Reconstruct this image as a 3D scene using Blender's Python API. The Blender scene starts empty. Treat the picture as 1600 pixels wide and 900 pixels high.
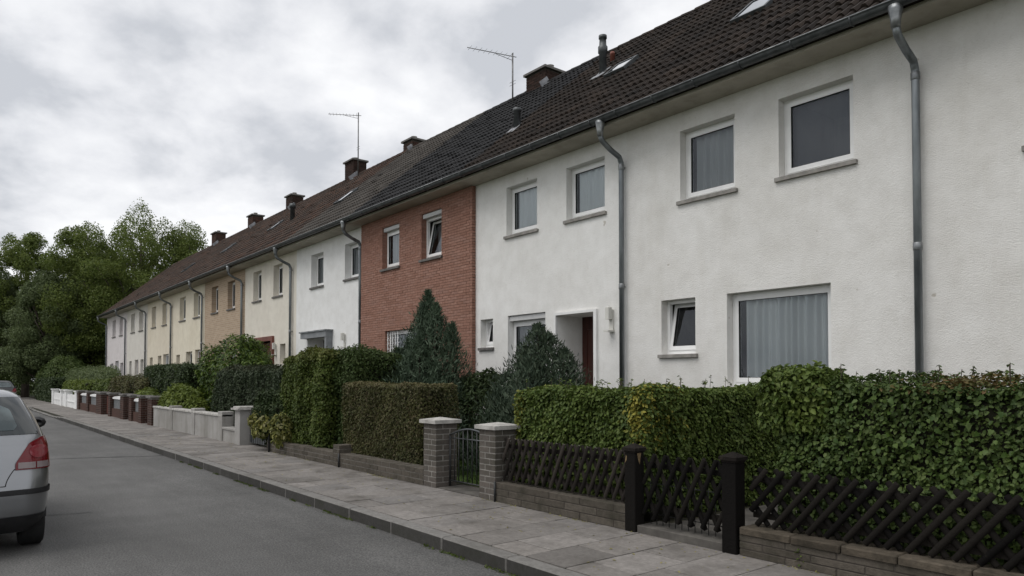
import bpy, bmesh, math, random
import numpy as np
random.seed(7); RNG = np.random.default_rng(7)
R = math.radians
S = bpy.context.scene
COL = S.collection

# ---------------------------------------------------------------- camera
F_PX = 1120.0; CAM_H = 1.65; YAW = 51.38; PITCH = 1.4; SHIFT = 0.07164
cam_d = bpy.data.cameras.new('camera'); cam = bpy.data.objects.new('camera', cam_d); COL.objects.link(cam)
cam_d.sensor_width = 36.0; cam_d.lens = F_PX / 1600.0 * 36.0; cam_d.shift_y = SHIFT
cam_d.clip_start = 0.05; cam_d.clip_end = 2000
cam.location = (0, 0, CAM_H); cam.rotation_euler = (R(90 + PITCH), 0, R(YAW))
S.camera = cam

# ---------------------------------------------------------------- world, sun, exposure
SUN_ELEV, SUN_AZ = 60.0, 192.0          # azimuth measured from +Y clockwise: the sun stands behind the camera
w = bpy.data.worlds.new('World'); S.world = w; w.use_nodes = True
nt = w.node_tree; nt.nodes.clear()
def wn(t, **k):
    n = nt.nodes.new(t)
    for a, b in k.items(): setattr(n, a, b)
    return n
L = nt.links.new
sky = wn('ShaderNodeTexSky', sky_type='NISHITA', sun_disc=False, sun_elevation=R(SUN_ELEV), sun_rotation=R(SUN_AZ))
bg_sky = wn('ShaderNodeBackground'); bg_sky.inputs['Strength'].default_value = 0.07
L(sky.outputs[0], bg_sky.inputs['Color'])
tc = wn('ShaderNodeTexCoord'); sep = wn('ShaderNodeSeparateXYZ'); L(tc.outputs['Generated'], sep.inputs[0])
mx = wn('ShaderNodeMath', operation='MAXIMUM'); L(sep.outputs[2], mx.inputs[0]); mx.inputs[1].default_value = 0.0
ad = wn('ShaderNodeMath', operation='ADD'); L(mx.outputs[0], ad.inputs[0]); ad.inputs[1].default_value = 0.34
dx = wn('ShaderNodeMath', operation='DIVIDE'); L(sep.outputs[0], dx.inputs[0]); L(ad.outputs[0], dx.inputs[1])
dy = wn('ShaderNodeMath', operation='DIVIDE'); L(sep.outputs[1], dy.inputs[0]); L(ad.outputs[0], dy.inputs[1])
cmb = wn('ShaderNodeCombineXYZ'); L(dx.outputs[0], cmb.inputs[0]); L(dy.outputs[0], cmb.inputs[1]); cmb.inputs[2].default_value = 5.2
n1 = wn('ShaderNodeTexNoise'); n1.inputs['Scale'].default_value = 3.6; n1.inputs['Detail'].default_value = 9; n1.inputs['Roughness'].default_value = 0.54; n1.inputs['Distortion'].default_value = 0.1
L(cmb.outputs[0], n1.inputs['Vector'])
n2 = wn('ShaderNodeTexNoise'); n2.inputs['Scale'].default_value = 1.5; n2.inputs['Detail'].default_value = 4; n2.inputs['Distortion'].default_value = 0.4
L(cmb.outputs[0], n2.inputs['Vector'])
mixn = wn('ShaderNodeMath', operation='MULTIPLY_ADD'); L(n2.outputs['Fac'], mixn.inputs[0]); mixn.inputs[1].default_value = 0.35
hf = wn('ShaderNodeMath', operation='MULTIPLY'); L(n1.outputs['Fac'], hf.inputs[0]); hf.inputs[1].default_value = 0.65
L(hf.outputs[0], mixn.inputs[2])
cr = wn('ShaderNodeValToRGB'); e = cr.color_ramp.elements
e[0].position = 0.39; e[0].color = (0.57, 0.59, 0.63, 1)
e[1].position = 0.575; e[1].color = (0.95, 0.955, 0.97, 1)
m_ = cr.color_ramp.elements.new(0.48); m_.color = (0.79, 0.80, 0.83, 1)
L(mixn.outputs[0], cr.inputs[0])
bg_cl = wn('ShaderNodeBackground'); bg_cl.inputs['Strength'].default_value = 1.0; L(cr.outputs[0], bg_cl.inputs['Color'])
ms = wn('ShaderNodeMixShader'); ms.inputs[0].default_value = 0.94
L(bg_sky.outputs[0], ms.inputs[1]); L(bg_cl.outputs[0], ms.inputs[2])
wo = wn('ShaderNodeOutputWorld'); L(ms.outputs[0], wo.inputs[0])

sun_d = bpy.data.lights.new('sun', 'SUN'); sun_d.energy = 1.5; sun_d.angle = R(45); sun_d.color = (1.0, 0.97, 0.93)
sun = bpy.data.objects.new('sun', sun_d); COL.objects.link(sun)
sun.rotation_euler = (R(90 - SUN_ELEV), 0, R(180 - SUN_AZ)); sun.location = (0, 0, 30)
S.view_settings.view_transform = 'Standard'; S.view_settings.look = 'None'
S.view_settings.exposure = 0.14; S.view_settings.gamma = 1.0; S.view_settings.use_curve_mapping = False

# ---------------------------------------------------------------- pixel -> place helpers (1600x900 photograph)
_a, _p = R(YAW), R(PITCH)
_f = np.array([-math.sin(_a) * math.cos(_p), math.cos(_a) * math.cos(_p), math.sin(_p)])
_r = np.array([math.cos(_a), math.sin(_a), 0.0]); _u = np.cross(_r, _f)
def ray(px, py): return _f + _r * (px - 800) / F_PX + _u * (450 + SHIFT * 1600 - py) / F_PX
def onY(px, py, Y):
    d = ray(px, py); k = Y / d[1]; return d[0] * k, CAM_H + d[2] * k
def onZ(px, py, Z):
    d = ray(px, py); k = (Z - CAM_H) / d[2]; return d[0] * k, d[1] * k

# the place, in metres: X along the street (far end negative), Y towards the houses
YK, YF, YH = 3.82, 5.45, 9.30          # kerb edge, garden front, house front
PZ = 0.12                              # pavement level
EY, EZ, RY, RZ = YH - 0.52, 6.06, 13.6, 10.15      # eaves edge, ridge
SLOPE = math.atan2(RZ - EZ, RY - EY); SL_LEN = math.hypot(RY - EY, RZ - EZ)
def roof_pt(px, py):
    sl = math.tan(SLOPE); d = ray(px, py); k = (CAM_H - EZ + sl * EY) / (sl * d[1] - d[2]); p = d * k
    return p[0], p[1], p[2] + CAM_H

# ---------------------------------------------------------------- materials
MATS = {}
class N:
    def __init__(s, name):
        s.m = bpy.data.materials.new(name); s.m.use_nodes = True; s.t = s.m.node_tree; s.t.nodes.clear()
        s.out = s.n('ShaderNodeOutputMaterial'); MATS[name] = s.m
    def n(s, t, **k):
        x = s.t.nodes.new(t)
        for a, b in k.items(): setattr(x, a, b)
        return x
    def l(s, a, b): s.t.links.new(a, b)
    def pos(s): return s.n('ShaderNodeNewGeometry').outputs['Position']
    def noise(s, vec, scale, detail=4, rough=0.55, sx=None):
        if sx:
            mp = s.n('ShaderNodeMapping'); mp.inputs['Scale'].default_value = sx; s.l(vec, mp.inputs['Vector']); vec = mp.outputs[0]
        x = s.n('ShaderNodeTexNoise'); x.inputs['Scale'].default_value = scale; x.inputs['Detail'].default_value = detail; x.inputs['Roughness'].default_value = rough
        s.l(vec, x.inputs['Vector']); return x.outputs['Fac']
    def ramp(s, fac, stops):
        c = s.n('ShaderNodeValToRGB'); el = c.color_ramp.elements
        while len(el) < len(stops): el.new(0.5)
        for q, (p, col) in zip(el, stops):
            q.position = p; q.color = (*col, 1) if len(col) == 3 else col
        s.l(fac, c.inputs[0]); return c.outputs[0]
    def mix(s, fac, a, b, mode='MIX'):
        x = s.n('ShaderNodeMix', data_type='RGBA', blend_type=mode)
        for sock, v in ((x.inputs[0], fac), (x.inputs[6], a), (x.inputs[7], b)):
            if isinstance(v, (int, float)): sock.default_value = v
            elif isinstance(v, tuple): sock.default_value = (*v, 1)
            else: s.l(v, sock)
        return x.outputs[2]
    def bsdf(s, col, rough=0.7, metal=0.0, spec=0.4, bump=None, bstr=0.3, bdist=0.01, **k):
        b = s.n('ShaderNodeBsdfPrincipled')
        if isinstance(col, tuple): b.inputs['Base Color'].default_value = (*col, 1)
        else: s.l(col, b.inputs['Base Color'])
        if isinstance(rough, (int, float)): b.inputs['Roughness'].default_value = rough
        else: s.l(rough, b.inputs['Roughness'])
        b.inputs['Metallic'].default_value = metal; b.inputs['Specular IOR Level'].default_value = spec
        for kk, v in k.items(): b.inputs[kk].default_value = v
        if bump is not None:
            q = s.n('ShaderNodeBump'); q.inputs['Strength'].default_value = bstr; q.inputs['Distance'].default_value = bdist
            s.l(bump, q.inputs['Height']); s.l(q.outputs[0], b.inputs['Normal'])
        return b.outputs[0]
    def done(s, sh): s.l(sh, s.out.inputs[0]); return s.m

def m_plaster(name, col, dirt=(0.55, 0.52, 0.47), amount=0.35, bs=0.35):
    q = N(name); p = q.pos()
    big = q.ramp(q.noise(p, 0.55, 5, 0.6), [(0.40, (0, 0, 0)), (0.72, (1, 1, 1))])
    streak = q.ramp(q.noise(p, 1.0, 4, 0.6, (2.6, 2.6, 0.35)), [(0.50, (0, 0, 0)), (0.78, (1, 1, 1))])
    c = q.mix(0.0, col, dirt); 
    f = q.n('ShaderNodeMath', operation='MULTIPLY_ADD'); q.l(big, f.inputs[0]); f.inputs[1].default_value = amount; 
    f2 = q.n('ShaderNodeMath', operation='MULTIPLY'); q.l(streak, f2.inputs[0]); f2.inputs[1].default_value = amount * 0.7; q.l(f2.outputs[0], f.inputs[2])
    f.use_clamp = True
    c = q.mix(f.outputs[0], col, dirt)
    spk = q.ramp(q.noise(p, 28, 3, 0.7), [(0.24, (0.86, 0.85, 0.83)), (0.42, (1, 1, 1))])
    c = q.mix(0.8, c, spk, 'MULTIPLY')
    cl = q.ramp(q.noise(p, 3.2, 6, 0.65), [(0.30, (0.90, 0.895, 0.885)), (0.62, (1.02, 1.02, 1.02))]); c = q.mix(0.9, c, cl, 'MULTIPLY')
    pit = q.ramp(q.noise(p, 5.5, 2, 0.4), [(0.77, (1, 1, 1)), (0.80, (0.62, 0.58, 0.52))]); c = q.mix(0.8, c, pit, 'MULTIPLY')
    fine = q.noise(p, 75, 4, 0.7)
    return q.done(q.bsdf(c, 0.92, spec=0.15, bump=fine, bstr=bs, bdist=0.02))

def m_noise(name, c1, c2, scale=4, rough=0.75, bscale=40, bstr=0.25, spec=0.3, metal=0.0, detail=5, bdist=0.01, lo=0.35, hi=0.68, sx=None):
    q = N(name); p = q.pos()
    c = q.ramp(q.noise(p, scale, detail, 0.6, sx), [(lo, c1), (hi, c2)])
    return q.done(q.bsdf(c, rough, metal, spec, bump=q.noise(p, bscale, 4, 0.65), bstr=bstr, bdist=bdist))

def m_piece(name, cols, island, rough=0.8, bscale=60, bstr=0.3, spec=0.25, dirt=None, dscale=1.5, damt=0.5):
    """pieces that each take their own shade: by object, or by island when many are joined"""
    q = N(name); p = q.pos()
    rnd = q.n('ShaderNodeNewGeometry').outputs['Random Per Island'] if island else q.n('ShaderNodeObjectInfo').outputs['Random']
    c = q.ramp(rnd, [(i / (len(cols) - 1), k) for i, k in enumerate(cols)])
    v = q.ramp(q.noise(p, 22, 5, 0.7), [(0.3, (0.72, 0.72, 0.72)), (0.7, (1.12, 1.12, 1.12))])
    c = q.mix(1.0, c, v, 'MULTIPLY')
    if dirt:
        f = q.ramp(q.noise(p, dscale, 5, 0.65), [(0.45, (0, 0, 0)), (0.75, (damt, damt, damt))])
        c = q.mix(f, c, dirt)
    return q.done(q.bsdf(c, rough, 0, spec, bump=q.noise(p, bscale, 4, 0.7), bstr=bstr, bdist=0.01))

m_plaster('plaster_white_near', (0.80, 0.79, 0.765), (0.60, 0.575, 0.52), 0.40, 0.6)
m_plaster('plaster_white', (0.82, 0.815, 0.795), (0.64, 0.62, 0.58), 0.32, 0.45)
m_plaster('plaster_white_clean', (0.80, 0.80, 0.79), (0.66, 0.65, 0.63), 0.25, 0.2)
m_plaster('plaster_cream', (0.73, 0.69, 0.61), (0.55, 0.50, 0.42), 0.3, 0.2)
m_plaster('plaster_yellow', (0.72, 0.665, 0.545), (0.55, 0.48, 0.36), 0.3, 0.2)
m_plaster('plaster_ochre', (0.68, 0.62, 0.51), (0.52, 0.45, 0.34), 0.3, 0.2)
m_plaster('plaster_grey', (0.66, 0.63, 0.58), (0.52, 0.49, 0.44), 0.3, 0.2)
m_plaster('plaster_mauve', (0.66, 0.62, 0.62), (0.52, 0.48, 0.48), 0.3, 0.2)
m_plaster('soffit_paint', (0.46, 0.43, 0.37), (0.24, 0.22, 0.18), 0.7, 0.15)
m_plaster('garden_white', (0.36, 0.35, 0.335), (0.17, 0.16, 0.14), 0.8, 0.3)
m_noise('sill_stone', (0.20, 0.19, 0.175), (0.32, 0.305, 0.28), 9, 0.8)
m_noise('sill_dark', (0.10, 0.095, 0.09), (0.17, 0.16, 0.15), 9, 0.7)
m_noise('pvc_white', (0.74, 0.74, 0.73), (0.82, 0.82, 0.81), 3, 0.35, bstr=0.0, spec=0.5)
m_noise('pvc_gasket', (0.02, 0.02, 0.02), (0.03, 0.03, 0.03), 3, 0.5)
m_noise('metal_shutter', (0.50, 0.50, 0.50), (0.58, 0.58, 0.57), 6, 0.5)
m_noise('room_dark', (0.05, 0.048, 0.045), (0.10, 0.095, 0.09), 1.5, 0.9)
m_noise('zinc', (0.13, 0.145, 0.155), (0.26, 0.28, 0.29), 5, 0.45, spec=0.5, metal=0.75, bstr=0.05, sx=(1, 1, 0.3))
m_noise('zinc_dark', (0.045, 0.05, 0.052), (0.10, 0.108, 0.112), 5, 0.45, spec=0.5, metal=0.4, bstr=0.05)
m_noise('zinc_worn', (0.13, 0.14, 0.145), (0.31, 0.32, 0.325), 7, 0.4, spec=0.5, metal=0.7, bstr=0.05)
m_noise('lead', (0.16, 0.165, 0.175), (0.34, 0.345, 0.36), 6, 0.55, metal=0.3)
m_noise('steel_thin', (0.10, 0.10, 0.10), (0.2, 0.2, 0.2), 6, 0.45, metal=0.6)
m_noise('door_red', (0.035, 0.009, 0.006), (0.075, 0.018, 0.011), 3, 0.38, sx=(6, 6, 0.5), bstr=0.1, spec=0.5)
m_noise('frame_brown', (0.13, 0.04, 0.027), (0.19, 0.065, 0.045), 3, 0.5)
m_noise('canopy_grey', (0.16, 0.17, 0.18), (0.24, 0.25, 0.26), 3, 0.5)
m_noise('lamp_plastic', (0.55, 0.54, 0.5), (0.66, 0.65, 0.6), 3, 0.4)
m_noise('black_plastic', (0.012, 0.012, 0.013), (0.022, 0.022, 0.023), 9, 0.5, bstr=0.1)
m_noise('mortar_red', (0.24, 0.135, 0.10), (0.29, 0.168, 0.128), 9, 0.95)
m_noise('mortar_grey', (0.16, 0.15, 0.135), (0.25, 0.24, 0.215), 7, 0.95)
m_noise('mortar_light', (0.22, 0.21, 0.19), (0.32, 0.305, 0.28), 7, 0.95)
m_noise('mortar_dark', (0.05, 0.042, 0.036), (0.08, 0.07, 0.06), 7, 0.95)
for isl in (0, 1):
    sfx = '_joined' if isl else ''
    m_piece('brick_red' + sfx, [(0.265, 0.138, 0.100), (0.325, 0.174, 0.130), (0.29, 0.155, 0.114), (0.35, 0.197, 0.150), (0.30, 0.17, 0.132)], isl, 0.88)
    m_piece('brick_chimney' + sfx, [(0.022, 0.013, 0.010), (0.044, 0.023, 0.017), (0.031, 0.018, 0.014)], isl, 0.9)
    m_piece('brick_grey' + sfx, [(0.085, 0.074, 0.064), (0.12, 0.106, 0.093), (0.10, 0.088, 0.077), (0.135, 0.118, 0.102)], isl, 0.92, dirt=(0.042, 0.044, 0.028), damt=0.75)
    m_piece('brick_moss' + sfx, [(0.070, 0.060, 0.048), (0.115, 0.10, 0.082), (0.088, 0.076, 0.061)], isl, 0.95, dirt=(0.028, 0.028, 0.018), dscale=4.5, damt=0.85, bstr=0.8)
    m_piece('brick_dkred' + sfx, [(0.044, 0.023, 0.018), (0.076, 0.037, 0.027), (0.058, 0.029, 0.022)], isl, 0.92, dirt=(0.035, 0.028, 0.022))
    m_piece('tile_brown' + sfx, [(0.018, 0.0145, 0.0125), (0.027, 0.0215, 0.018), (0.022, 0.0175, 0.015), (0.040, 0.030, 0.024), (0.017, 0.0145, 0.013)], isl, 0.8, 35, 0.5, 0.14, dirt=(0.05, 0.036, 0.027), dscale=0.9, damt=0.45)
    m_piece('tile_black' + sfx, [(0.010, 0.010, 0.011), (0.017, 0.017, 0.018), (0.013, 0.013, 0.0145)], isl, 0.65, 35, 0.4, 0.18, dirt=(0.03, 0.028, 0.027), dscale=0.8, damt=0.4)
    m_piece('tile_grey' + sfx, [(0.038, 0.034, 0.030), (0.072, 0.063, 0.055), (0.052, 0.046, 0.040)], isl, 0.8, 35, 0.5, 0.18, dirt=(0.13, 0.12, 0.108), dscale=1.2, damt=0.65)
    m_piece('tile_rust' + sfx, [(0.032, 0.025, 0.022), (0.060, 0.040, 0.031), (0.044, 0.032, 0.027), (0.095, 0.054, 0.038), (0.038, 0.031, 0.028)], isl, 0.85, 35, 0.5, 0.15, dirt=(0.09, 0.075, 0.062), dscale=1.3, damt=0.6)
    m_piece('slab' + sfx, [(0.155, 0.144, 0.133), (0.235, 0.217, 0.200), (0.188, 0.175, 0.162), (0.265, 0.246, 0.229), (0.172, 0.163, 0.155)], isl, 0.85, 140, 0.5, 0.25, dirt=(0.075, 0.068, 0.059), dscale=2.3, damt=0.8)
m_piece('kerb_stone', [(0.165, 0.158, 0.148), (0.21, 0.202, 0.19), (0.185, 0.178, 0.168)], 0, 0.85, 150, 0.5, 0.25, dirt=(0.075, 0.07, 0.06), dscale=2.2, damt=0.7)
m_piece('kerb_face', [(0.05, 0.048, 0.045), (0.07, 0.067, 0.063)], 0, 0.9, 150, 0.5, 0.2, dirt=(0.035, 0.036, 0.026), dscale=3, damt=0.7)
m_piece('wall_cap', [(0.06, 0.05, 0.038), (0.11, 0.092, 0.07), (0.08, 0.068, 0.054)], 0, 0.92, 60, 0.8, 0.15, dirt=(0.022, 0.02, 0.015), dscale=6, damt=0.95)
m_noise('cap_stone', (0.27, 0.26, 0.24), (0.50, 0.485, 0.455), 7, 0.9, bscale=70, bstr=0.4)
m_noise('concrete_step', (0.06, 0.055, 0.05), (0.12, 0.112, 0.10), 5, 0.9, bscale=70, bstr=0.4)
m_noise('iron_black', (0.012, 0.013, 0.014), (0.03, 0.031, 0.032), 20, 0.55, spec=0.5)
m_noise('iron_grey', (0.20, 0.21, 0.215), (0.34, 0.35, 0.36), 20, 0.5, metal=0.3)
m_noise('pavement_bed', (0.028, 0.030, 0.018), (0.055, 0.052, 0.038), 6, 0.98)
m_noise('soil', (0.030, 0.026, 0.018), (0.055, 0.052, 0.030), 2.5, 0.98, bscale=25, bstr=0.6)
m_noise('meadow', (0.035, 0.05, 0.016), (0.07, 0.09, 0.03), 0.6, 0.98)
m_noise('bark', (0.045, 0.036, 0.027), (0.09, 0.075, 0.06), 6, 0.95, bscale=30, bstr=0.8, sx=(1, 1, 0.3))
m_noise('hedge_core_shade', (0.010, 0.011, 0.006), (0.02, 0.02, 0.011), 8, 1.0)  # near black: the shade of the hedge interior put into the colour
m_noise('rubber', (0.012, 0.012, 0.012), (0.022, 0.022, 0.022), 12, 0.85)
m_noise('rim', (0.30, 0.30, 0.31), (0.42, 0.42, 0.43), 4, 0.35, metal=0.8, bstr=0)
m_noise('wood_red', (0.07, 0.022, 0.016), (0.12, 0.04, 0.028), 4, 0.7, sx=(5, 5, 0.4))
m_noise('white_paint', (0.66, 0.66, 0.65), (0.78, 0.78, 0.77), 5, 0.7)

def m_wood():
    q = N('fence_wood'); p = q.pos()
    o = q.n('ShaderNodeObjectInfo').outputs['Random']
    base = q.ramp(o, [(0, (0.013, 0.011, 0.0098)), (0.6, (0.024, 0.0205, 0.018)), (1, (0.045, 0.038, 0.033))])
    wear = q.ramp(q.noise(p, 9, 6, 0.75), [(0.62, (0, 0, 0)), (0.76, (0.45, 0.45, 0.45))])
    c = q.mix(wear, base, (0.10, 0.082, 0.062))
    q.done(q.bsdf(c, 0.85, 0, 0.08, bump=q.noise(p, 60, 5, 0.7), bstr=0.8, bdist=0.01))
    for nm, cs in (('fence_dark', [(0.005, 0.0045, 0.0042), (0.009, 0.008, 0.007), (0.015, 0.013, 0.011)]), ('post_wood', [(0.0065, 0.006, 0.0055), (0.008, 0.007, 0.0065), (0.010, 0.009, 0.008)])):
        q = N(nm); p = q.pos(); base = q.ramp(q.n('ShaderNodeObjectInfo').outputs['Random'], [(0, cs[0]), (.6, cs[1]), (1, cs[2])])
        wear = q.ramp(q.noise(p, 14, 6, 0.75), [(0.66, (0, 0, 0)), (0.74, (0.6, 0.6, 0.6))]); c = q.mix(wear, base, (0.09, 0.078, 0.06))
        q.done(q.bsdf(c, 0.8, 0, 0.08, bump=q.noise(p, 50, 5, 0.7), bstr=0.8, bdist=0.01))
    q = N('fence_tip'); p = q.pos()
    c = q.ramp(q.noise(p, 30, 4), [(0.35, (0.05, 0.044, 0.038)), (0.7, (0.18, 0.165, 0.145))])
    q.done(q.bsdf(c, 0.85, 0, 0.2))
m_wood()

def m_asphalt():
    q = N('asphalt'); p = q.pos()
    big = q.ramp(q.noise(p, 0.35, 5, 0.6), [(0.30, (0.072, 0.071, 0.069)), (0.70, (0.115, 0.114, 0.112))])
    track = q.ramp(q.noise(p, 1.0, 4, 0.6, (0.12, 1.2, 1)), [(0.4, (0.84, 0.84, 0.84)), (0.65, (1.05, 1.05, 1.05))])
    c = q.mix(1.0, big, track, 'MULTIPLY')
    sp = q.noise(p, 62, 4, 0.9)
    c = q.mix(1.0, c, q.ramp(sp, [(0.38, (0.42, 0.42, 0.42)), (0.50, (1, 1, 1)), (0.62, (1.8, 1.77, 1.7))]), 'MULTIPLY')
    mid = q.ramp(q.noise(p, 2.6, 7, 0.72), [(0.3, (0.88, 0.88, 0.88)), (0.7, (1.08, 1.08, 1.08))])
    c = q.mix(1.0, c, mid, 'MULTIPLY')
    q.done(q.bsdf(c, 0.8, 0, 0.35, bump=sp, bstr=0.6, bdist=0.006))
m_asphalt()
m_noise('bare_wood', (0.13, 0.09, 0.045), (0.24, 0.17, 0.09), 30, 0.85)
m_noise('turf', (0.04, 0.075, 0.014), (0.07, 0.11, 0.024), 12, 0.95)
m_noise('tar', (0.03, 0.03, 0.03), (0.05, 0.05, 0.05), 9, 0.7)

def m_brickwall_far(name, cols, mortar):
    q = N(name); p = q.pos()
    mp = q.n('ShaderNodeMapping'); mp.inputs['Rotation'].default_value = (R(90), 0, 0); q.l(p, mp.inputs['Vector'])
    b = q.n('ShaderNodeTexBrick'); q.l(mp.outputs[0], b.inputs['Vector'])
    b.inputs['Scale'].default_value = 1.0; b.inputs['Brick Width'].default_value = 0.25; b.inputs['Row Height'].default_value = 0.083; b.inputs['Mortar Size'].default_value = 0.008
    b.inputs['Color1'].default_value = (*cols[0], 1); b.inputs['Color2'].default_value = (*cols[1], 1); b.inputs['Mortar'].default_value = (*mortar, 1)
    q.done(q.bsdf(b.outputs['Color'], 0.9, 0, 0.2, bump=b.outputs['Fac'], bstr=-0.4))
m_brickwall_far('brick_beige', ((0.36, 0.265, 0.185), (0.44, 0.33, 0.235)), (0.46, 0.40, 0.32))

def m_glass():
    q = N('window_glass')
    fr = q.n('ShaderNodeFresnel'); fr.inputs['IOR'].default_value = 1.6
    p = q.pos(); bp = q.n('ShaderNodeBump'); bp.inputs['Strength'].default_value = 0.05; bp.inputs['Distance'].default_value = 0.02
    q.l(q.noise(p, 1.2, 2), bp.inputs['Height'])
    g = q.n('ShaderNodeBsdfGlossy'); g.inputs['Roughness'].default_value = 0.015; g.inputs[0].default_value = (0.90, 0.94, 1.0, 1); q.l(bp.outputs[0], g.inputs['Normal'])
    t = q.n('ShaderNodeBsdfTransparent'); t.inputs[0].default_value = (0.90, 0.93, 0.93, 1)
    m = q.n('ShaderNodeMixShader'); q.l(fr.outputs[0], m.inputs[0]); q.l(t.outputs[0], m.inputs[1]); q.l(g.outputs[0], m.inputs[2])
    q.done(m.outputs[0])
    q = N('curtain'); p = q.pos()
    d = q.n('ShaderNodeBsdfDiffuse'); d.inputs[0].default_value = (0.80, 0.82, 0.83, 1)
    tl = q.n('ShaderNodeBsdfTranslucent'); tl.inputs[0].default_value = (0.75, 0.78, 0.79, 1)
    m = q.n('ShaderNodeMixShader'); m.inputs[0].default_value = 0.35; q.l(d.outputs[0], m.inputs[1]); q.l(tl.outputs[0], m.inputs[2])
    tr = q.n('ShaderNodeBsdfTransparent'); m2 = q.n('ShaderNodeMixShader'); m2.inputs[0].default_value = 0.8
    q.l(tr.outputs[0], m2.inputs[1]); q.l(m.outputs[0], m2.inputs[2]); q.done(m2.outputs[0])
    q = N('curtain_white'); d = q.n('ShaderNodeBsdfDiffuse'); d.inputs[0].default_value = (0.86, 0.88, 0.88, 1)
    tl = q.n('ShaderNodeBsdfTranslucent'); tl.inputs[0].default_value = (0.8, 0.82, 0.82, 1)
    m = q.n('ShaderNodeMixShader'); m.inputs[0].default_value = 0.15; q.l(d.outputs[0], m.inputs[1]); q.l(tl.outputs[0], m.inputs[2]); q.done(m.outputs[0])
    q = N('curtain_sheer'); d = q.n('ShaderNodeBsdfDiffuse'); d.inputs[0].default_value = (0.7, 0.74, 0.82, 1)
    tr = q.n('ShaderNodeBsdfTransparent'); m = q.n('ShaderNodeMixShader'); m.inputs[0].default_value = 0.14; q.l(tr.outputs[0], m.inputs[1]); q.l(d.outputs[0], m.inputs[2]); q.done(m.outputs[0])
    q = N('car_glass'); q.done(q.bsdf((0.012, 0.017, 0.018), 0.03, 0, 0.9))
    q = N('car_glass_lit'); p = q.pos(); q.done(q.bsdf(q.ramp(q.noise(p, 3, 3), [(0.4, (0.03, 0.045, 0.048)), (0.65, (0.11, 0.14, 0.145))]), 0.05, 0, 0.9))
    q = N('skylight_glass'); q.done(q.bsdf((0.10, 0.11, 0.12), 0.04, 0, 1.0, **{'Coat Weight': 1.0}))
m_glass()
def m_car(name, col, metal):
    q = N(name); p = q.pos()
    q.done(q.bsdf(col, 0.32, metal, 0.5, **{'Coat Weight': 0.8, 'Coat Roughness': 0.04}))
m_car('silver_paint', (0.26, 0.268, 0.28), 0.85); m_car('black_paint', (0.012, 0.012, 0.014), 0.1)
def m_lamp(name, col, rough=0.12):
    q = N(name); q.done(q.bsdf(col, rough, 0, 0.4, **{'Coat Weight': 0.15}))
m_lamp('lamp_red', (0.13, 0.006, 0.010)); m_lamp('lamp_red_light', (0.20, 0.03, 0.038)); m_lamp('lamp_clear', (0.22, 0.18, 0.18))

def m_leaf(name, cols, tint=(0.2, 0.18, 0.03), rough=0.5, trans=0.22, spec=0.18, single=False):
    q = N(name)
    rnd = q.n('ShaderNodeObjectInfo').outputs['Random'] if single else q.n('ShaderNodeNewGeometry').outputs['Random Per Island']
    c = q.ramp(rnd, [(i / (len(cols) - 1), k) for i, k in enumerate(cols)])
    lo = q.ramp(q.noise(q.pos(), 1.7, 3), [(0.3, (0.72, 0.75, 0.72)), (0.7, (1.2, 1.16, 1.1))])
    c = q.mix(1.0, c, lo, 'MULTIPLY')
    at = q.n('ShaderNodeAttribute', attribute_name='tint')
    c = q.mix(at.outputs['Fac'], c, tint)
    b = q.bsdf(c, rough, 0, spec)
    t = q.n('ShaderNodeBsdfTranslucent'); q.l(c, t.inputs[0])
    m = q.n('ShaderNodeMixShader'); m.inputs[0].default_value = trans; q.l(b, m.inputs[1]); q.l(t.outputs[0], m.inputs[2])
    q.done(m.outputs[0])
m_leaf('leaf_beech', [(0.050, 0.084, 0.017), (0.082, 0.12, 0.026), (0.115, 0.156, 0.036), (0.058, 0.095, 0.021), (0.135, 0.17, 0.05)], (0.30, 0.27, 0.05))
m_leaf('leaf_maple', [(0.032, 0.058, 0.014), (0.054, 0.088, 0.022), (0.084, 0.122, 0.033), (0.039, 0.068, 0.018), (0.105, 0.14, 0.046)], (0.19, 0.10, 0.05))
m_leaf('leaf_near', [(0.036, 0.070, 0.015), (0.062, 0.106, 0.023), (0.085, 0.13, 0.032), (0.044, 0.082, 0.019), (0.10, 0.14, 0.044)], (0.15, 0.085, 0.045), single=True)
m_leaf('leaf_privet', [(0.060, 0.068, 0.024), (0.092, 0.095, 0.036), (0.072, 0.080, 0.026), (0.115, 0.105, 0.054), (0.085, 0.066, 0.036)], (0.21, 0.175, 0.09))
m_leaf('leaf_olive', [(0.050, 0.080, 0.014), (0.082, 0.112, 0.022), (0.064, 0.096, 0.02), (0.105, 0.125, 0.034)], (0.15, 0.14, 0.04))
m_leaf('leaf_green', [(0.036, 0.062, 0.018), (0.058, 0.088, 0.026), (0.046, 0.074, 0.022), (0.075, 0.10, 0.036)], (0.10, 0.08, 0.03))
m_leaf('leaf_dark', [(0.026, 0.046, 0.016), (0.045, 0.068, 0.026), (0.036, 0.056, 0.021), (0.06, 0.082, 0.036)], (0.08, 0.06, 0.03))
m_leaf('leaf_bluegrey', [(0.028, 0.044, 0.023), (0.050, 0.070, 0.038), (0.040, 0.058, 0.030), (0.072, 0.09, 0.055)], (0.07, 0.05, 0.03))
m_leaf('leaf_laurel', [(0.030, 0.060, 0.010), (0.058, 0.10, 0.016), (0.105, 0.155, 0.024), (0.024, 0.05, 0.010)], (0.16, 0.17, 0.03), 0.35)
m_leaf('leaf_lime', [(0.085, 0.12, 0.022), (0.125, 0.16, 0.03), (0.10, 0.138, 0.026)], (0.2, 0.2, 0.04))
m_leaf('leaf_yellow', [(0.15, 0.16, 0.04), (0.24, 0.23, 0.07), (0.10, 0.12, 0.03), (0.34, 0.32, 0.17)], (0.3, 0.25, 0.1))
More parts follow.
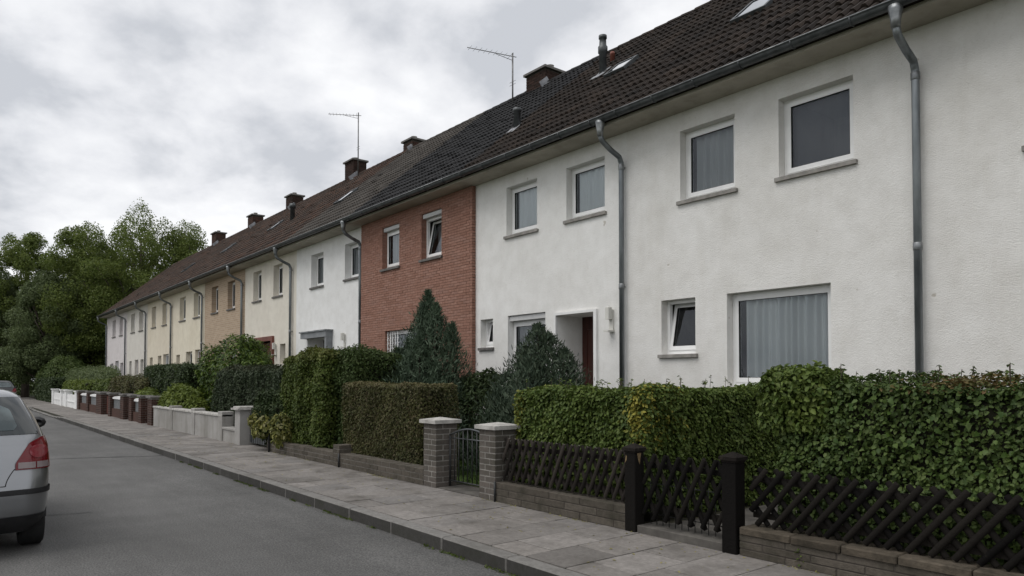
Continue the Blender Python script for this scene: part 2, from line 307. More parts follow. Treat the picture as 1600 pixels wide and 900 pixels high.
m_leaf('leaf_conifer', [(0.034, 0.058, 0.036), (0.055, 0.084, 0.054), (0.080, 0.112, 0.076), (0.040, 0.066, 0.038)], (0.09, 0.07, 0.03), 0.6, 0.12)
m_leaf('leaf_juniper', [(0.026, 0.044, 0.028), (0.044, 0.066, 0.042), (0.066, 0.088, 0.058)], (0.07, 0.06, 0.03), 0.6, 0.12)
m_leaf('leaf_tree', [(0.080, 0.118, 0.026), (0.120, 0.162, 0.038), (0.155, 0.19, 0.052), (0.095, 0.135, 0.031)], (0.17, 0.21, 0.07), 0.5, 0.42)
m_leaf('leaf_tree_dark', [(0.055, 0.088, 0.026), (0.085, 0.122, 0.038), (0.11, 0.148, 0.05)], (0.13, 0.17, 0.06), 0.5, 0.38)
m_leaf('leaf_tree_grey', [(0.080, 0.110, 0.046), (0.11, 0.145, 0.064), (0.14, 0.175, 0.082)], (0.15, 0.19, 0.09), 0.5, 0.38)
m_leaf('grass', [(0.035, 0.068, 0.012), (0.055, 0.095, 0.018), (0.07, 0.105, 0.022)], (0.1, 0.1, 0.03), 0.6, 0.3)

# ---------------------------------------------------------------- object helpers
WL = {}                                  # world location of every parent
def link(o, parent, loc_world):
    COL.objects.link(o)
    if parent is not None:
        o.parent = parent; pl = WL[parent.name]
        o.location = (loc_world[0] - pl[0], loc_world[1] - pl[1], loc_world[2] - pl[2])
    else: o.location = loc_world
    WL[o.name] = tuple(loc_world); return o
def tag(o, label=None, cat=None, group=None, kind=None):
    if label: o['label'] = label
    if cat: o['category'] = cat
    if group: o['group'] = group
    if kind: o['kind'] = kind
    return o
def thing(name, loc, label, cat, group=None):
    o = bpy.data.objects.new(name, None); o.empty_display_size = 0.2; link(o, None, loc); return tag(o, label, cat, group)
def inst(name, me, parent, loc, rot=(0, 0, 0), scale=None):
    o = bpy.data.objects.new(name, me); link(o, parent, loc); o.rotation_euler = rot
    if scale: o.scale = scale
    return o

class MB:
    """collects shapes in world coordinates and links them as one mesh object"""
    def __init__(s): s.v = []; s.f = []; s.mi = []; s.sm = []
    def add(s, vs, fs, mi=0, smooth=False):
        b = len(s.v); s.v += [tuple(p) for p in vs]; s.f += [tuple(i + b for i in f) for f in fs]; s.mi += [mi] * len(fs); s.sm += [smooth] * len(fs); return s
    def box(s, a, b, mi=0, ch=0.0):
        x0, y0, z0 = a; x1, y1, z1 = b
        if ch <= 0:
            return s.add([(x0, y0, z0), (x1, y0, z0), (x1, y1, z0), (x0, y1, z0), (x0, y0, z1), (x1, y0, z1), (x1, y1, z1), (x0, y1, z1)],
                         [(0, 3, 2, 1), (4, 5, 6, 7), (0, 1, 5, 4), (1, 2, 6, 5), (2, 3, 7, 6), (3, 0, 4, 7)], mi)
        c = ch; vs = []                   # top edges and uprights chamfered
        def ringp(i, z): return [(x0 + i, y0, z), (x1 - i, y0, z), (x1, y0 + i, z), (x1, y1 - i, z), (x1 - i, y1, z), (x0 + i, y1, z), (x0, y1 - i, z), (x0, y0 + i, z)]
        vs += ringp(c, z0); vs += ringp(c, z1 - c)
        i = c
        vs += [(x0 + 2 * i, y0 + i, z1), (x1 - 2 * i, y0 + i, z1), (x1 - i, y0 + 2 * i, z1), (x1 - i, y1 - 2 * i, z1), (x1 - 2 * i, y1 - i, z1), (x0 + 2 * i, y1 - i, z1), (x0 + i, y1 - 2 * i, z1), (x0 + i, y0 + 2 * i, z1)]
        fs = [tuple(reversed(range(8)))]
        for k in range(2):
            for j in range(8): fs.append((k * 8 + j, k * 8 + (j + 1) % 8, k * 8 + 8 + (j + 1) % 8, k * 8 + 8 + j))
        fs.append(tuple(range(16, 24)))
        return s.add(vs, fs, mi)
    def tube(s, pts, r, n=10, mi=0, cap=True, smooth=True):
        pts = [np.array(p, float) for p in pts]; rs = r if isinstance(r, (list, tuple)) else [r] * len(pts)
        vs = []; fs = []; prev = None
        for i, p in enumerate(pts):
            d = pts[min(i + 1, len(pts) - 1)] - pts[max(i - 1, 0)]; d /= (np.linalg.norm(d) + 1e-9)
            if prev is None:
                a = np.array([0, 0, 1.0]) if abs(d[2]) < 0.9 else np.array([1.0, 0, 0]); u = np.cross(d, a)
            else: u = prev - d * (prev @ d)
            u /= np.linalg.norm(u); prev = u; v = np.cross(d, u)
            for k in range(n):
                t = 2 * math.pi * k / n; vs.append(p + rs[i] * (math.cos(t) * u + math.sin(t) * v))
        for i in range(len(pts) - 1):
            for k in range(n): fs.append((i * n + k, i * n + (k + 1) % n, (i + 1) * n + (k + 1) % n, (i + 1) * n + k))
        s.add(vs, fs, mi, smooth)
        if cap:
            b = len(s.v) - len(vs); m = len(pts) - 1
            s.f += [tuple(b + k for k in reversed(range(n))), tuple(b + m * n + k for k in range(n))]; s.mi += [mi] * 2; s.sm += [False] * 2
        return s
    def build(s, name, mats, parent=None, origin=None, kind=None, label=None, smooth=None):
        mats = mats if isinstance(mats, (list, tuple)) else [mats]
        if origin is None: origin = WL[parent.name] if parent is not None else (0, 0, 0)
        me = bpy.data.meshes.new(name)
        me.from_pydata([(p[0] - origin[0], p[1] - origin[1], p[2] - origin[2]) for p in s.v], [], s.f)
        for m in mats: me.materials.append(MATS[m])
        me.polygons.foreach_set('material_index', s.mi)
        me.polygons.foreach_set('use_smooth', s.sm if smooth is None else [smooth] * len(s.f))
        me.update()
        o = bpy.data.objects.new(name, me); link(o, parent, origin)
        return tag(o, label, None, None, kind)
def mesh_of(mb, name, mats):
    mats = mats if isinstance(mats, (list, tuple)) else [mats]
    me = bpy.data.meshes.new(name); me.from_pydata(mb.v, [], mb.f)
    for m in mats: me.materials.append(MATS[m])
    me.polygons.foreach_set('material_index', mb.mi); me.polygons.foreach_set('use_smooth', mb.sm); me.update(); return me
def fast_mesh(name, verts, faces, mat, smooth=True, tint=None):
    """verts (n,3), faces (m,k) all of one size"""
    me = bpy.data.meshes.new(name); m, k = faces.shape
    me.vertices.add(len(verts)); me.vertices.foreach_set('co', verts.astype(np.float32).ravel())
    me.loops.add(m * k); me.loops.foreach_set('vertex_index', faces.astype(np.int32).ravel())
    me.polygons.add(m); me.polygons.foreach_set('loop_start', np.arange(0, m * k, k, dtype=np.int32))
    me.polygons.foreach_set('use_smooth', np.full(m, smooth))
    if tint is not None:
        a = me.attributes.new('tint', 'FLOAT', 'POINT'); a.data.foreach_set('value', tint.astype(np.float32))
    me.materials.append(MATS[mat]); me.update(calc_edges=True); return me

# ================================================================ SETTING
g = MB(); g.add([(-700, -400, -0.06), (400, -400, -0.06), (400, 500, -0.06), (-700, 500, -0.06)], [(0, 1, 2, 3)])
g.build('ground', 'meadow', kind='structure')
rd = MB()
xs = np.linspace(-150, 40, 96); ys = np.linspace(-1.25, YK + 0.02, 7)
vs = [(x, y, 0.018 * math.cos((y - 1.3) / 2.6 * 1.4) - 0.016) for x in xs for y in ys]
rd.add(vs, [(i * 7 + j, (i + 1) * 7 + j, (i + 1) * 7 + j + 1, i * 7 + j + 1) for i in range(95) for j in range(6)], smooth=True)
road = rd.build('road', 'asphalt', kind='structure')
def crack(pts, wd):
    m = MB(); pp = []
    for a, b in zip(pts[:-1], pts[1:]):
        for t in np.linspace(0, 1, 12, endpoint=False): pp.append((a[0] + (b[0] - a[0]) * t, a[1] + (b[1] - a[1]) * t))
    pp.append(pts[-1]); vs = []
    for i, (x, y) in enumerate(pp):
        j = random.uniform(-.014, .014); ww = wd * random.uniform(.5, 1.2); z = 0.018 * math.cos((y - 1.3) / 2.6 * 1.4) - 0.016 + 0.008
        vs += [(x + j - ww, y, z), (x + j + ww, y, z)]
    m.add(vs, [(2 * i, 2 * i + 1, 2 * i + 3, 2 * i + 2) for i in range(len(pp) - 1)])
    m.build('crack', 'tar', road)
crack([onZ(70, 718, 0), onZ(240, 712, 0), onZ(330, 708, 0)], 0.035)
crack([onZ(72, 806, 0), onZ(145, 801, 0)], 0.012)
crack([onZ(365, 772, 0), onZ(395, 769, 0)], 0.006)
lp = MB(); lp.box((-150, -3.4, -0.05), (40, -1.27, PZ)); lp.build('pavement_opposite', 'slab_joined', kind='structure')

pv = MB(); pv.box((-150, YK + 0.165, -0.05), (14, YF + 0.32, PZ - 0.012)); pavement = pv.build('pavement', 'pavement_bed', kind='structure')
# paving slabs: rows of 0.5 m, staggered
slab_cache = {}
def slab_mesh(w_, d_):
    k = (round(w_, 3), round(d_, 3))
    if k not in slab_cache:
        b = MB(); g_ = 0.006; b.box((-w_ / 2 + g_, -d_ / 2 + g_, -0.04), (w_ / 2 - g_, d_ / 2 - g_, 0.0), 0, 0.003); slab_cache[k] = mesh_of(b, 'paving_slab', 'slab')
    return slab_cache[k]
Y0 = YK + 0.165; YW = YF + 0.30
far_slab = MB(); row = 0; x = 1.7; nslab = 0
while x > -118:
    cuts = [0, .62, 1.24, YW - Y0] if row % 2 == 0 else [0, .31, .93, 1.55, YW - Y0]
    cuts = [c for c in cuts if c < YW - Y0 - 0.05] + [YW - Y0]
    for a, b in zip(cuts[:-1], cuts[1:]):
        if nslab < 296:
            o = inst('paving_slab', slab_mesh(0.5, b - a), pavement, (x - 0.25, Y0 + (a + b) / 2, PZ + random.uniform(-.003, .003)), (random.uniform(-.004, .004), random.uniform(-.005, .005), random.uniform(-.003, .003)))
            nslab += 1
        else:
            z = PZ + random.uniform(-.003, .003); far_slab.box((x - .495, Y0 + a + .005, PZ - .04), (x - .005, Y0 + b - .005, z))
    x -= 0.5; row += 1
far_slab.build('paving_slabs_distant', 'slab_joined', pavement, kind='stuff')
# kerb
kb = MB(); kb.box((-150, YK + 0.02, -0.06), (14, YK + 0.15, 0.0)); kerb = kb.build('kerb', 'pavement_bed', kind='structure')
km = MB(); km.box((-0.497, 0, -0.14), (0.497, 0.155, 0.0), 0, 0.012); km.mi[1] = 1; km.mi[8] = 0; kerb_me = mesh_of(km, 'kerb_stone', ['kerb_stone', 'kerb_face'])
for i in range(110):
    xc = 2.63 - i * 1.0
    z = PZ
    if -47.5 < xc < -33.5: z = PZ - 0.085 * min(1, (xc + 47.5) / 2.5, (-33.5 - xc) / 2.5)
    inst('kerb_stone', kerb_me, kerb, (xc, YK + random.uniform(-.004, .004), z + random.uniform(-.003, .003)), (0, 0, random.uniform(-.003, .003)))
# gardens
gd = MB(); gd.box((-75, YF + 0.30, -0.05), (8, YH + 0.05, PZ - 0.002)); garden = gd.build('garden_ground', 'soil', kind='structure')
pth = MB(); pth.box((-4.85, YF + 0.33, 0.0), (-3.85, YH, PZ + 0.02)); pth.build('garden_path', 'concrete_step', kind='structure')

# ================================================================ PIECES
def brick_wall(parent, x0, x1, y0, y1, z0, z1, mat, mortar, bl=0.24, bh=0.066, jt=0.011, name='brick', core=True, ident='garden', caps=None, proud=0.006):
    """a free-standing wall of single bricks around a recessed mortar core; faces seen all round"""
    if core:
        m = MB(); m.box((x0 + proud, y0 + proud, z0), (x1 - proud, y1 - proud, z1 - proud)); m.build('mortar_core', mortar, parent)
    n = max(1, round((z1 - z0) / (bh + jt))); h = (z1 - z0) / n; cache = {}
    for i in range(n):
        z = z0 + i * h; off = 0 if i % 2 == 0 else bl / 2
        cuts = [x0]; c = x0 + (bl if off == 0 else off) + jt
        while c < x1 - 0.06: cuts.append(c); c += bl + jt
        cuts.append(x1)
        for a, b in zip(cuts[:-1], cuts[1:]):
            a_ = a + (jt / 2 if a > x0 else 0); b_ = b - (jt / 2 if b < x1 else 0); k = round(b_ - a_, 3)
            if k not in cache:
                mm = MB(); mm.box((-k / 2, 0, jt / 2), (k / 2, y1 - y0, h - jt / 2), 0, 0.004); cache[k] = mesh_of(mm, name, mat)
            inst(name, cache[k], parent, ((a_ + b_) / 2, y0 + random.uniform(-.003, .002), z), (0, 0, random.uniform(-.004, .004)))

def brick_mesh_joined(mb, x0, x1, z0, z1, yf, holes=(), bl=0.235, bh=0.052, jt=0.010, proud=0.012, depth=0.05):
    """bricks of a wall face as boxes in one mesh; returns list of rects"""
    rects = []; n = round((z1 - z0) / (bh + jt)); h = (z1 - z0) / n
    for i in range(n):
        za, zb = z0 + i * h + jt / 2, z0 + (i + 1) * h - jt / 2; off = 0 if i % 2 == 0 else -(bl + jt) / 2
        c = x0 + off
        while c < x1:
            segs = [(max(c, x0), min(c + bl, x1))]
            for (hx0, hx1, hz0, hz1) in holes:
                if zb > hz0 + 0.01 and za < hz1 - 0.01:
                    ns = []
                    for a, b in segs:
                        if b <= hx0 or a >= hx1: ns.append((a, b))
                        else:
                            if a < hx0: ns.append((a, hx0))
                            if b > hx1: ns.append((hx1, b))
                    segs = ns
            for a, b in segs:
                if b - a > 0.025: rects.append((a, b, za, zb))
            c += bl + jt
    return rects

# roof tile and ridge tile
TW, TEXP = 0.30, 0.352
def tile_shape(mb, ox=0, oy=0, oz=0, M=None):
    us = [0, .035, .07, .10, .15, .185, .22, .25, .30]; zz = [.024, .052, .050, .004, .024, .052, .050, .004, .024]
    L_ = 0.40; vs = []
    for y, lift in ((0, 0.036), (L_, 0.002)):
        for u, z in zip(us, zz): vs.append((u - .15, y, z + lift))
    for u, z in zip(us, zz): vs.append((u - .15, 0.0, z + 0.036 - 0.034))
    n = len(us); fs = [(i, i + 1, n + i + 1, n + i) for i in range(n - 1)] + [(2 * n + i, 2 * n + i + 1, i + 1, i) for i in range(n - 1)]
    if M is not None: vs = [M(v) for v in vs]
    mb.add(vs, fs)
def tile_mesh(mat):
    m = MB(); tile_shape(m); return mesh_of(m, 'roof_tile', mat)
CS, SN = math.cos(SLOPE), math.sin(SLOPE)
def on_roof(x, s, n): return (x, EY + s * CS - n * SN, EZ + s * SN + n * CS)
def ridge_shape(mb, M=None, n=6):
    vs = []
    for x in (0.0, 0.42):
        r = 0.125 if x == 0 else 0.11
        for k in range(n + 1):
            t = math.pi * k / n; vs.append((x, -r * math.cos(t), r * math.sin(t) * 0.8))
    fs = [(k, k + 1, n + 1 + k + 1, n + 1 + k) for k in range(n)] + [tuple(range(n + 1))]
    if M: vs = [M(v) for v in vs]
    mb.add(vs, fs)

def make_roof(house, x0, x1, mat, individual):
    """deck with a tiled street side; tiles are children of the deck"""
    m = MB(); t = 0.06
    def q(y, z): return [(x0, y, z), (x1, y, z)]
    A = on_roof(0, 0.03, -0.01); B = on_roof(0, SL_LEN, -0.01); back = 2 * RY - EY
    m.add([(x0, A[1], A[2]), (x1, A[1], A[2]), (x1, B[1], B[2]), (x0, B[1], B[2]), (x0, back, EZ), (x1, back, EZ)], [(0, 1, 2, 3), (3, 2, 5, 4)])
    m.add([(x0, A[1], A[2] - t), (x1, A[1], A[2] - t), (x1, B[1], B[2] - t), (x0, B[1], B[2] - t)], [(3, 2, 1, 0)])
    m.add([(x0, A[1], A[2]), (x1, A[1], A[2]), (x1, A[1], A[2] - t), (x0, A[1], A[2] - t)], [(0, 3, 2, 1)])
    roof = m.build('roof', mat + '_joined', house)
    nc = max(1, round((x1 - x0) / TW)); tw = (x1 - x0) / nc; nr = 18; ex = (SL_LEN - 0.02) / nr
    if individual:
        me = tile_mesh(mat)
        for r_ in range(nr):
            for c_ in range(nc):
                loc = on_roof(x0 + (c_ + .5) * tw, r_ * ex - 0.02, 0.0)
                inst('roof_tile', me, roof, loc, (SLOPE + random.uniform(-.022, .008), random.uniform(-.022, .022), random.uniform(-.014, .014)), (tw / TW, ex / TEXP, random.choice((1, 1, 1, 1.12)))).location.z += random.choice((0, 0, 0, .004, .008))
        rm = MB(); ridge_shape(rm); rme = mesh_of(rm, 'ridge_tile', mat); k = 0; x = x0
        while x < x1 - .1:
            inst('ridge_tile', rme, roof, (x, RY, RZ + 0.0), (0, random.uniform(-.01, .01), random.uniform(-.02, .02)), (min(1, (x1 - x) / .42), 1, 1)); x += 0.4
    else:
        tm = MB()
        for r_ in range(nr):
            for c_ in range(nc):
                lift = random.uniform(0, .006) + (random.random() < .03) * .02; sx = random.uniform(-.006, .006)
                def M(v, c_=c_, r_=r_, lift=lift, sx=sx): return on_roof(x0 + (c_ + .5) * tw + v[0] * tw / TW + sx, r_ * ex - 0.02 + v[1] * ex / TEXP, v[2] + lift)
                tile_shape(tm, M=M)
        tm.build('roof_tiles', mat + '_joined', roof, kind='stuff')
        rm = MB(); x = x0
        while x < x1 - .1:
            ridge_shape(rm, M=lambda v, x=x: (x + min(v[0], x1 - x), RY + v[1], RZ + v[2])); x += 0.4
        rm.build('ridge_tiles', mat + '_joined', roof, kind='stuff')
    return roof

def wall_front(mb, x0, x1, z0, z1, yf, holes, mi=0, rmi=0):
    xs = sorted({x0, x1, *[h[0] for h in holes], *[h[1] for h in holes]}); zs = sorted({z0, z1, *[h[2] for h in holes], *[h[3] for h in holes]})
    xs = [v for v in xs if x0 <= v <= x1]; zs = [v for v in zs if z0 <= v <= z1]
    for a, b in zip(xs[:-1], xs[1:]):
        for c, d in zip(zs[:-1], zs[1:]):
            if any(h[0] <= (a + b) / 2 <= h[1] and h[2] <= (c + d) / 2 <= h[3] for h in holes): continue
            mb.add([(a, yf, c), (b, yf, c), (b, yf, d), (a, yf, d)], [(0, 1, 2, 3)], mi)
    for h in holes:
        a, b, c, d = h[:4]; dp = h[4] if len(h) > 4 else 0.2
        mb.add([(a, yf, c), (a, yf + dp, c), (a, yf + dp, d), (a, yf, d)], [(0, 1, 2, 3)], rmi)
        mb.add([(b, yf, c), (b, yf, d), (b, yf + dp, d), (b, yf + dp, c)], [(0, 1, 2, 3)], rmi)
        mb.add([(a, yf, d), (a, yf + dp, d), (b, yf + dp, d), (b, yf, d)], [(0, 1, 2, 3)], rmi)
        mb.add([(a, yf, c), (b, yf, c), (b, yf + dp, c), (a, yf + dp, c)], [(0, 1, 2, 3)], rmi)

def ring(mb, x0, x1, z0, z1, w_, wb, y0, y1, mi=0):
    """rectangular frame as mitred box members, front at y0"""
    o = [(x0, z0), (x1, z0), (x1, z1), (x0, z1)]; i = [(x0 + w_, z0 + wb), (x1 - w_, z0 + wb), (x1 - w_, z1 - w_), (x0 + w_, z1 - w_)]
    vs = [(p[0], y0, p[1]) for p in o] + [(p[0], y0, p[1]) for p in i] + [(p[0], y1, p[1]) for p in o] + [(p[0], y1, p[1]) for p in i]
    fs = []
    for k in range(4):
        j = (k + 1) % 4; fs += [(k, j, 4 + j, 4 + k), (8 + k, 12 + k, 12 + j, 8 + j), (k, 8 + k, 8 + j, j), (4 + k, 4 + j, 12 + j, 12 + k)]
    mb.add(vs, fs, mi)

def make_window(house, x0, x1, z0, z1, yf, depth=0.15, sill='sill_stone', shutter=False, tilt=False, curtain='full', name='window', frame='pvc_white', sill_out=0.05, cdist=.09, cmat='curtain', fold=.026, clam=None):
    m = MB(); yw = yf + depth
    zt = z1 - (0.115 if shutter else 0.0)
    ring(m, x0 + .002, x1 - .002, z0 + .002, zt - .002, 0.055, 0.075, yw, yw + 0.07)
    m.box((x0 + .002, yw - .012, z0 + .004), (x1 - .002, yw, z0 + .045))
    win = m.build(name, frame, house)
    a, b, c, d = x0 + .05, x1 - .05, z0 + .07, zt - .05
    sm = MB(); ring(sm, a, b, c, d, 0.062, 0.068, yw - 0.016, yw + 0.05)
    g0 = MB(); ring(g0, a + .058, b - .058, c + .064, d - .058, 0.010, 0.010, yw - 0.010, yw + 0.02)
    pn = MB(); pn.add([(a + .06, yw + .012, c + .066), (b - .06, yw + .012, c + .066), (b - .06, yw + .012, d - .06), (a + .06, yw + .012, d - .06)], [(0, 1, 2, 3)])
    if tilt:                                           # sash leans into the room at the top
        for q_ in (sm, g0, pn): q_.v = [(x, y + (z - c) * 0.20, z) for x, y, z in q_.v]
    sm.build('sash', frame, win); g0.build('gasket', 'pvc_gasket', win); pn.build('pane', 'window_glass', win)
    # room behind
    rm = MB(); ry = yw + 0.075; e_ = 0.0; ex = 0.12
    rm.add([(x0 - ex, ry, z0 - .2), (x1 + ex, ry, z0 - .2), (x1 + ex, ry, z1 + .15), (x0 - ex, ry, z1 + .15), (x0 - ex, ry + 1.6, z0 - .2), (x1 + ex, ry + 1.6, z0 - .2), (x1 + ex, ry + 1.6, z1 + .15), (x0 - ex, ry + 1.6, z1 + .15)],
           [(4, 5, 6, 7), (0, 4, 7, 3), (1, 2, 6, 5), (3, 7, 6, 2), (0, 1, 5, 4)])
    rm.build('room', 'room_dark', win)
    if curtain:
        ya = yw + (0.34 if tilt else cdist)
        spans = {'full': [(x0 + .03, x1 - .03)], 'sides': [(x0 - .02, x0 + (x1 - x0) * .28), (x1 - (x1 - x0) * .28, x1 + .02)], 'right': [(x0 + (x1 - x0) * .16, x1 - .02)], 'wide': [(x0 + (x1 - x0) * .10, x1 - .02)], 'left': [(x0, x0 + (x1 - x0) * .45)]}[curtain]
        for (ca, cb) in spans:
            n = max(8, int((cb - ca) / .012)); cm = MB(); vs = []; ph = random.uniform(0, 6); lam = clam or random.uniform(.11, .15)
            for i in range(n + 1):
                u = ca + (cb - ca) * i / n
                y = ya + fold * (.75 + .25 * math.sin(u * 7.3 + ph)) * math.sin(2 * math.pi * u / lam + ph + 1.3 * math.sin(u * 5.1 + ph) + .8 * math.sin(u * 13.7)) + .012 * math.sin(u * 31)
                vs += [(u, y, z0 + .05), (u, y * 1.0 + .004, zt)]
            cm.add(vs, [(2 * i, 2 * i + 2, 2 * i + 3, 2 * i + 1) for i in range(n)], smooth=True); cm.build('curtain', cmat, win)
    if shutter:
        s_ = MB(); s_.box((x0 + .004, yf + .035, zt + .002), (x1 - .004, yw + .09, z1 - .004), 0, 0.02)
        s_.build('shutter_box', 'metal_shutter', win)
    if sill:
        s_ = MB(); s_.box((x0 - .05, yf - sill_out, z0 - .058), (x1 + .05, yw + .02, z0 - .001), 0, 0.004); s_.build('sill', sill, win)
    return win

def make_downpipe(house, x, ztop=6.0, zbot=0.12, yf=YH, mat='zinc'):
    gy = EY - 0.085; wy = yf - 0.085; m = MB()
    P = [(x, gy, 5.93), (x, gy, 5.80)]
    for t in np.linspace(0, 1, 6): P.append((x, gy + .02 + .05 * t ** 2, 5.76 - .08 * t))
    P += [(x, gy + (wy - gy) * .5, 5.60 - .02), (x, wy - .05, 5.50)]
    for t in np.linspace(0, 1, 5): P.append((x, wy - .03 + .03 * min(1, t * 1.3), 5.46 - .08 * t))
    P += [(x, wy, 5.25), (x, wy, zbot)]
    m.tube(P, 0.046, 12); dp = m.build('downpipe', mat, house)
    h = MB(); h.tube([(x, gy, 6.02), (x, gy, 5.97), (x, gy, 5.86), (x, gy, 5.76)], [.085, .08, .058, .05], 12); h.build('hopper', 'zinc_worn', dp)
    for zc in (5.33, 3.25, 1.4):
        c = MB(); c.tube([(x, wy, zc - .05), (x, wy, zc - .04), (x, wy, zc + .04), (x, wy, zc + .05)], [.048, .053, .053, .048], 12)
        c.box((x - .012, wy + .03, zc - .012), (x + .012, yf + .01, zc + .012)); c.build('collar', 'zinc_worn', dp)
    return dp

def make_gutter(house, x0, x1, sub=True):
    m = MB(); gy, gz, r = EY - 0.085, 6.065, 0.072; n = 10; vs = []
    for x in (x0, x1):
        for k in range(n + 1):
            t = math.pi * k / n; vs.append((x, gy - r * math.cos(t), gz - r * math.sin(t)))
        vs += [(x, gy - r - .012, gz + .004), (x, gy - r - .004, gz + .016)]
    w_ = n + 3; fs = [(k, k + 1, w_ + k + 1, w_ + k) for k in range(n)] + [(0, w_, w_ + n + 1, n + 1), (n + 1, w_ + n + 1, w_ + n + 2, n + 2)]
    m.add(vs, fs, smooth=True)
    gt = m.build('gutter', 'zinc_dark', house)
    rm = MB(); rm.tube([(x0, gy - r - .006, gz + .010), (x1, gy - r - .006, gz + .010)], .009, 6); rm.build('rim', 'zinc_worn', gt)
    if sub:
        x = x0 + .35
        while x < x1:
            b = MB(); pts = [(x, gy - (r + .006) * math.cos(t), gz - (r + .006) * math.sin(t)) for t in np.linspace(0, math.pi, 9)]
            b.tube(pts, .010, 5); b.build('bracket', 'zinc_dark', gt); x += .78
    return gt

def make_chimney(house, x0, x1, y0, y1, ztop, mat='brick_chimney', pots=1, zb=None, coarse=False):
    zb = zb if zb is not None else RZ - abs((y0 + y1) / 2 - RY) * .85 - .9
    m = MB(); m.box((x0 + .01, y0 + .01, zb), (x1 - .01, y1 - .01, ztop - .01)); ch = m.build('chimney', 'mortar_dark', house)
    b = MB()
    for (za, zbk) in ((zb, ztop),):
        n = int((zbk - za) / .078)
        for i in range(n):
            z = za + i * .078; off = (i % 2) * .12; c = x0 - off
            while c < x1:
                a_, b_ = max(c, x0), min(c + .235, x1)
                if b_ - a_ > .03: b.box((a_, y0, z + .006), (b_, y0 + .05, z + .072))
                c += .248
            c = y0 + .056 - off
            while c < y1:
                a_, b_ = max(c, y0 + .056), min(c + .235, y1)
                if b_ - a_ > .03:
                    b.box((x1 - .05, a_, z + .006), (x1, b_, z + .072)); b.box((x0, a_, z + .006), (x0 + .05, b_, z + .072))
                c += .248
    b.build('bricks', mat + '_joined', ch, kind='stuff')
    c = MB(); c.box((x0 - .07, y0 - .07, ztop), (x1 + .07, y1 + .07, ztop + .07), 0, .01); c.build('cap', 'sill_dark', ch)
    for k in range(pots):
        px = x0 + (x1 - x0) * (k + .5) / pots; p = MB(); p.tube([(px, (y0 + y1) / 2, ztop + .06), (px, (y0 + y1) / 2, ztop + .2), (px, (y0 + y1) / 2, ztop + .22)], [.11, .10, .12], 12); p.build('pot', 'sill_stone', ch)
    f = MB()                                            # lead flashing up the roof slope beside the stack
    s0 = (y0 - EY) / CS - .12; s1 = min(SL_LEN, (RY - EY) / CS)
    if s0 < s1 - .1:
        f.add([on_roof(x1, s0, .07), on_roof(x1 + .14, s0, .06), on_roof(x1 + .14, s1, .06), on_roof(x1, s1, .07)], [(0, 1, 2, 3)])
        f.add([on_roof(x1 + .004, s0, .05), on_roof(x1 + .004, s1, .05), on_roof(x1 + .004, s1, .22), on_roof(x1 + .004, s0, .22)], [(0, 1, 2, 3)])
        f.build('flashing', 'lead', ch)
    return ch

def make_skylight(house, x0, x1, s0, s1):
    m = MB(); h = .13
    def P(x, s, n): return on_roof(x, s, n)
    vs = []
    for n in (0.02, h):
        for (x, s) in ((x0, s0), (x1, s0), (x1, s1), (x0, s1)): vs.append(P(x, s, n))
    w_ = .06
    for (x, s) in ((x0 + w_, s0 + w_), (x1 - w_, s0 + w_), (x1 - w_, s1 - w_), (x0 + w_, s1 - w_)): vs.append(P(x, s, h))
    fs = [(k, (k + 1) % 4, 4 + (k + 1) % 4, 4 + k) for k in range(4)] + [(4 + k, 4 + (k + 1) % 4, 8 + (k + 1) % 4, 8 + k) for k in range(4)]
    m.add(vs, fs); sk = m.build('skylight', 'zinc_dark', house)
    p = MB(); p.add([P(x0 + w_, s0 + w_, h - .012), P(x1 - w_, s0 + w_, h - .012), P(x1 - w_, s1 - w_, h - .012), P(x0 + w_, s1 - w_, h - .012)], [(0, 1, 2, 3)]); p.build('pane', 'skylight_glass', sk)
    return sk

# ================================================================ HOUSES
WT = 6.02                                # top of the wall under the soffit
GZ = 0.05
def house_shell(x0, x1, label, wall_mat, roof_mat, holes, individual, yf=YH, brick=None, group='houses of the terrace'):
    h = thing('terraced_house', ((x0 + x1) / 2, YH, PZ), label, 'house', group)
    m = MB(); wall_front(m, x0, x1, GZ, WT, yf, holes)
    i = .01; yb = 2 * RY - EY - .5
    for xx in (x0 + i, x1 - i):
        m.add([(xx, yf + .22, GZ), (xx, yb, GZ), (xx, yb, WT), (xx, RY, RZ - .3), (xx, yf + .22, WT)], [(0, 1, 2, 3, 4)])
    m.add([(x0, yb, GZ), (x1, yb, GZ), (x1, yb, WT), (x0, yb, WT)], [(0, 1, 2, 3)])
    wall = m.build('wall', wall_mat, h)
    make_roof(h, x0, x1, roof_mat, individual)
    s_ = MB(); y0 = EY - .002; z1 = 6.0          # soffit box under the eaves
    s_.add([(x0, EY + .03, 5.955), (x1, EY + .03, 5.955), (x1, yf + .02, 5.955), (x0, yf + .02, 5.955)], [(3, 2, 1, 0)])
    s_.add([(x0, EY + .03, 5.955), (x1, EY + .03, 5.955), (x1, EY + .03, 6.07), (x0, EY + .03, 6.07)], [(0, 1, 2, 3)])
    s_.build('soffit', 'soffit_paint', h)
    make_gutter(h, x0, x1, individual)
    return h, wall

XB = [1.35, -3.63, -8.44, -12.94, -18.30, -23.20, -28.36, -33.82, -39.37, -45.15, -50.92, -57.86]

# --- house at the right edge of the picture
hl = [(-2.565, -1.45, 4.21, 5.60), (-1.9, -0.6, 1.75, 2.95)]
h0, _ = house_shell(XB[1], XB[0], 'white rendered house cut off by the right edge, beyond the nearest downpipe', 'plaster_white_near', 'tile_brown', hl, True)
for q in hl: make_window(h0, *q, YH)
make_downpipe(h0, 1.2)

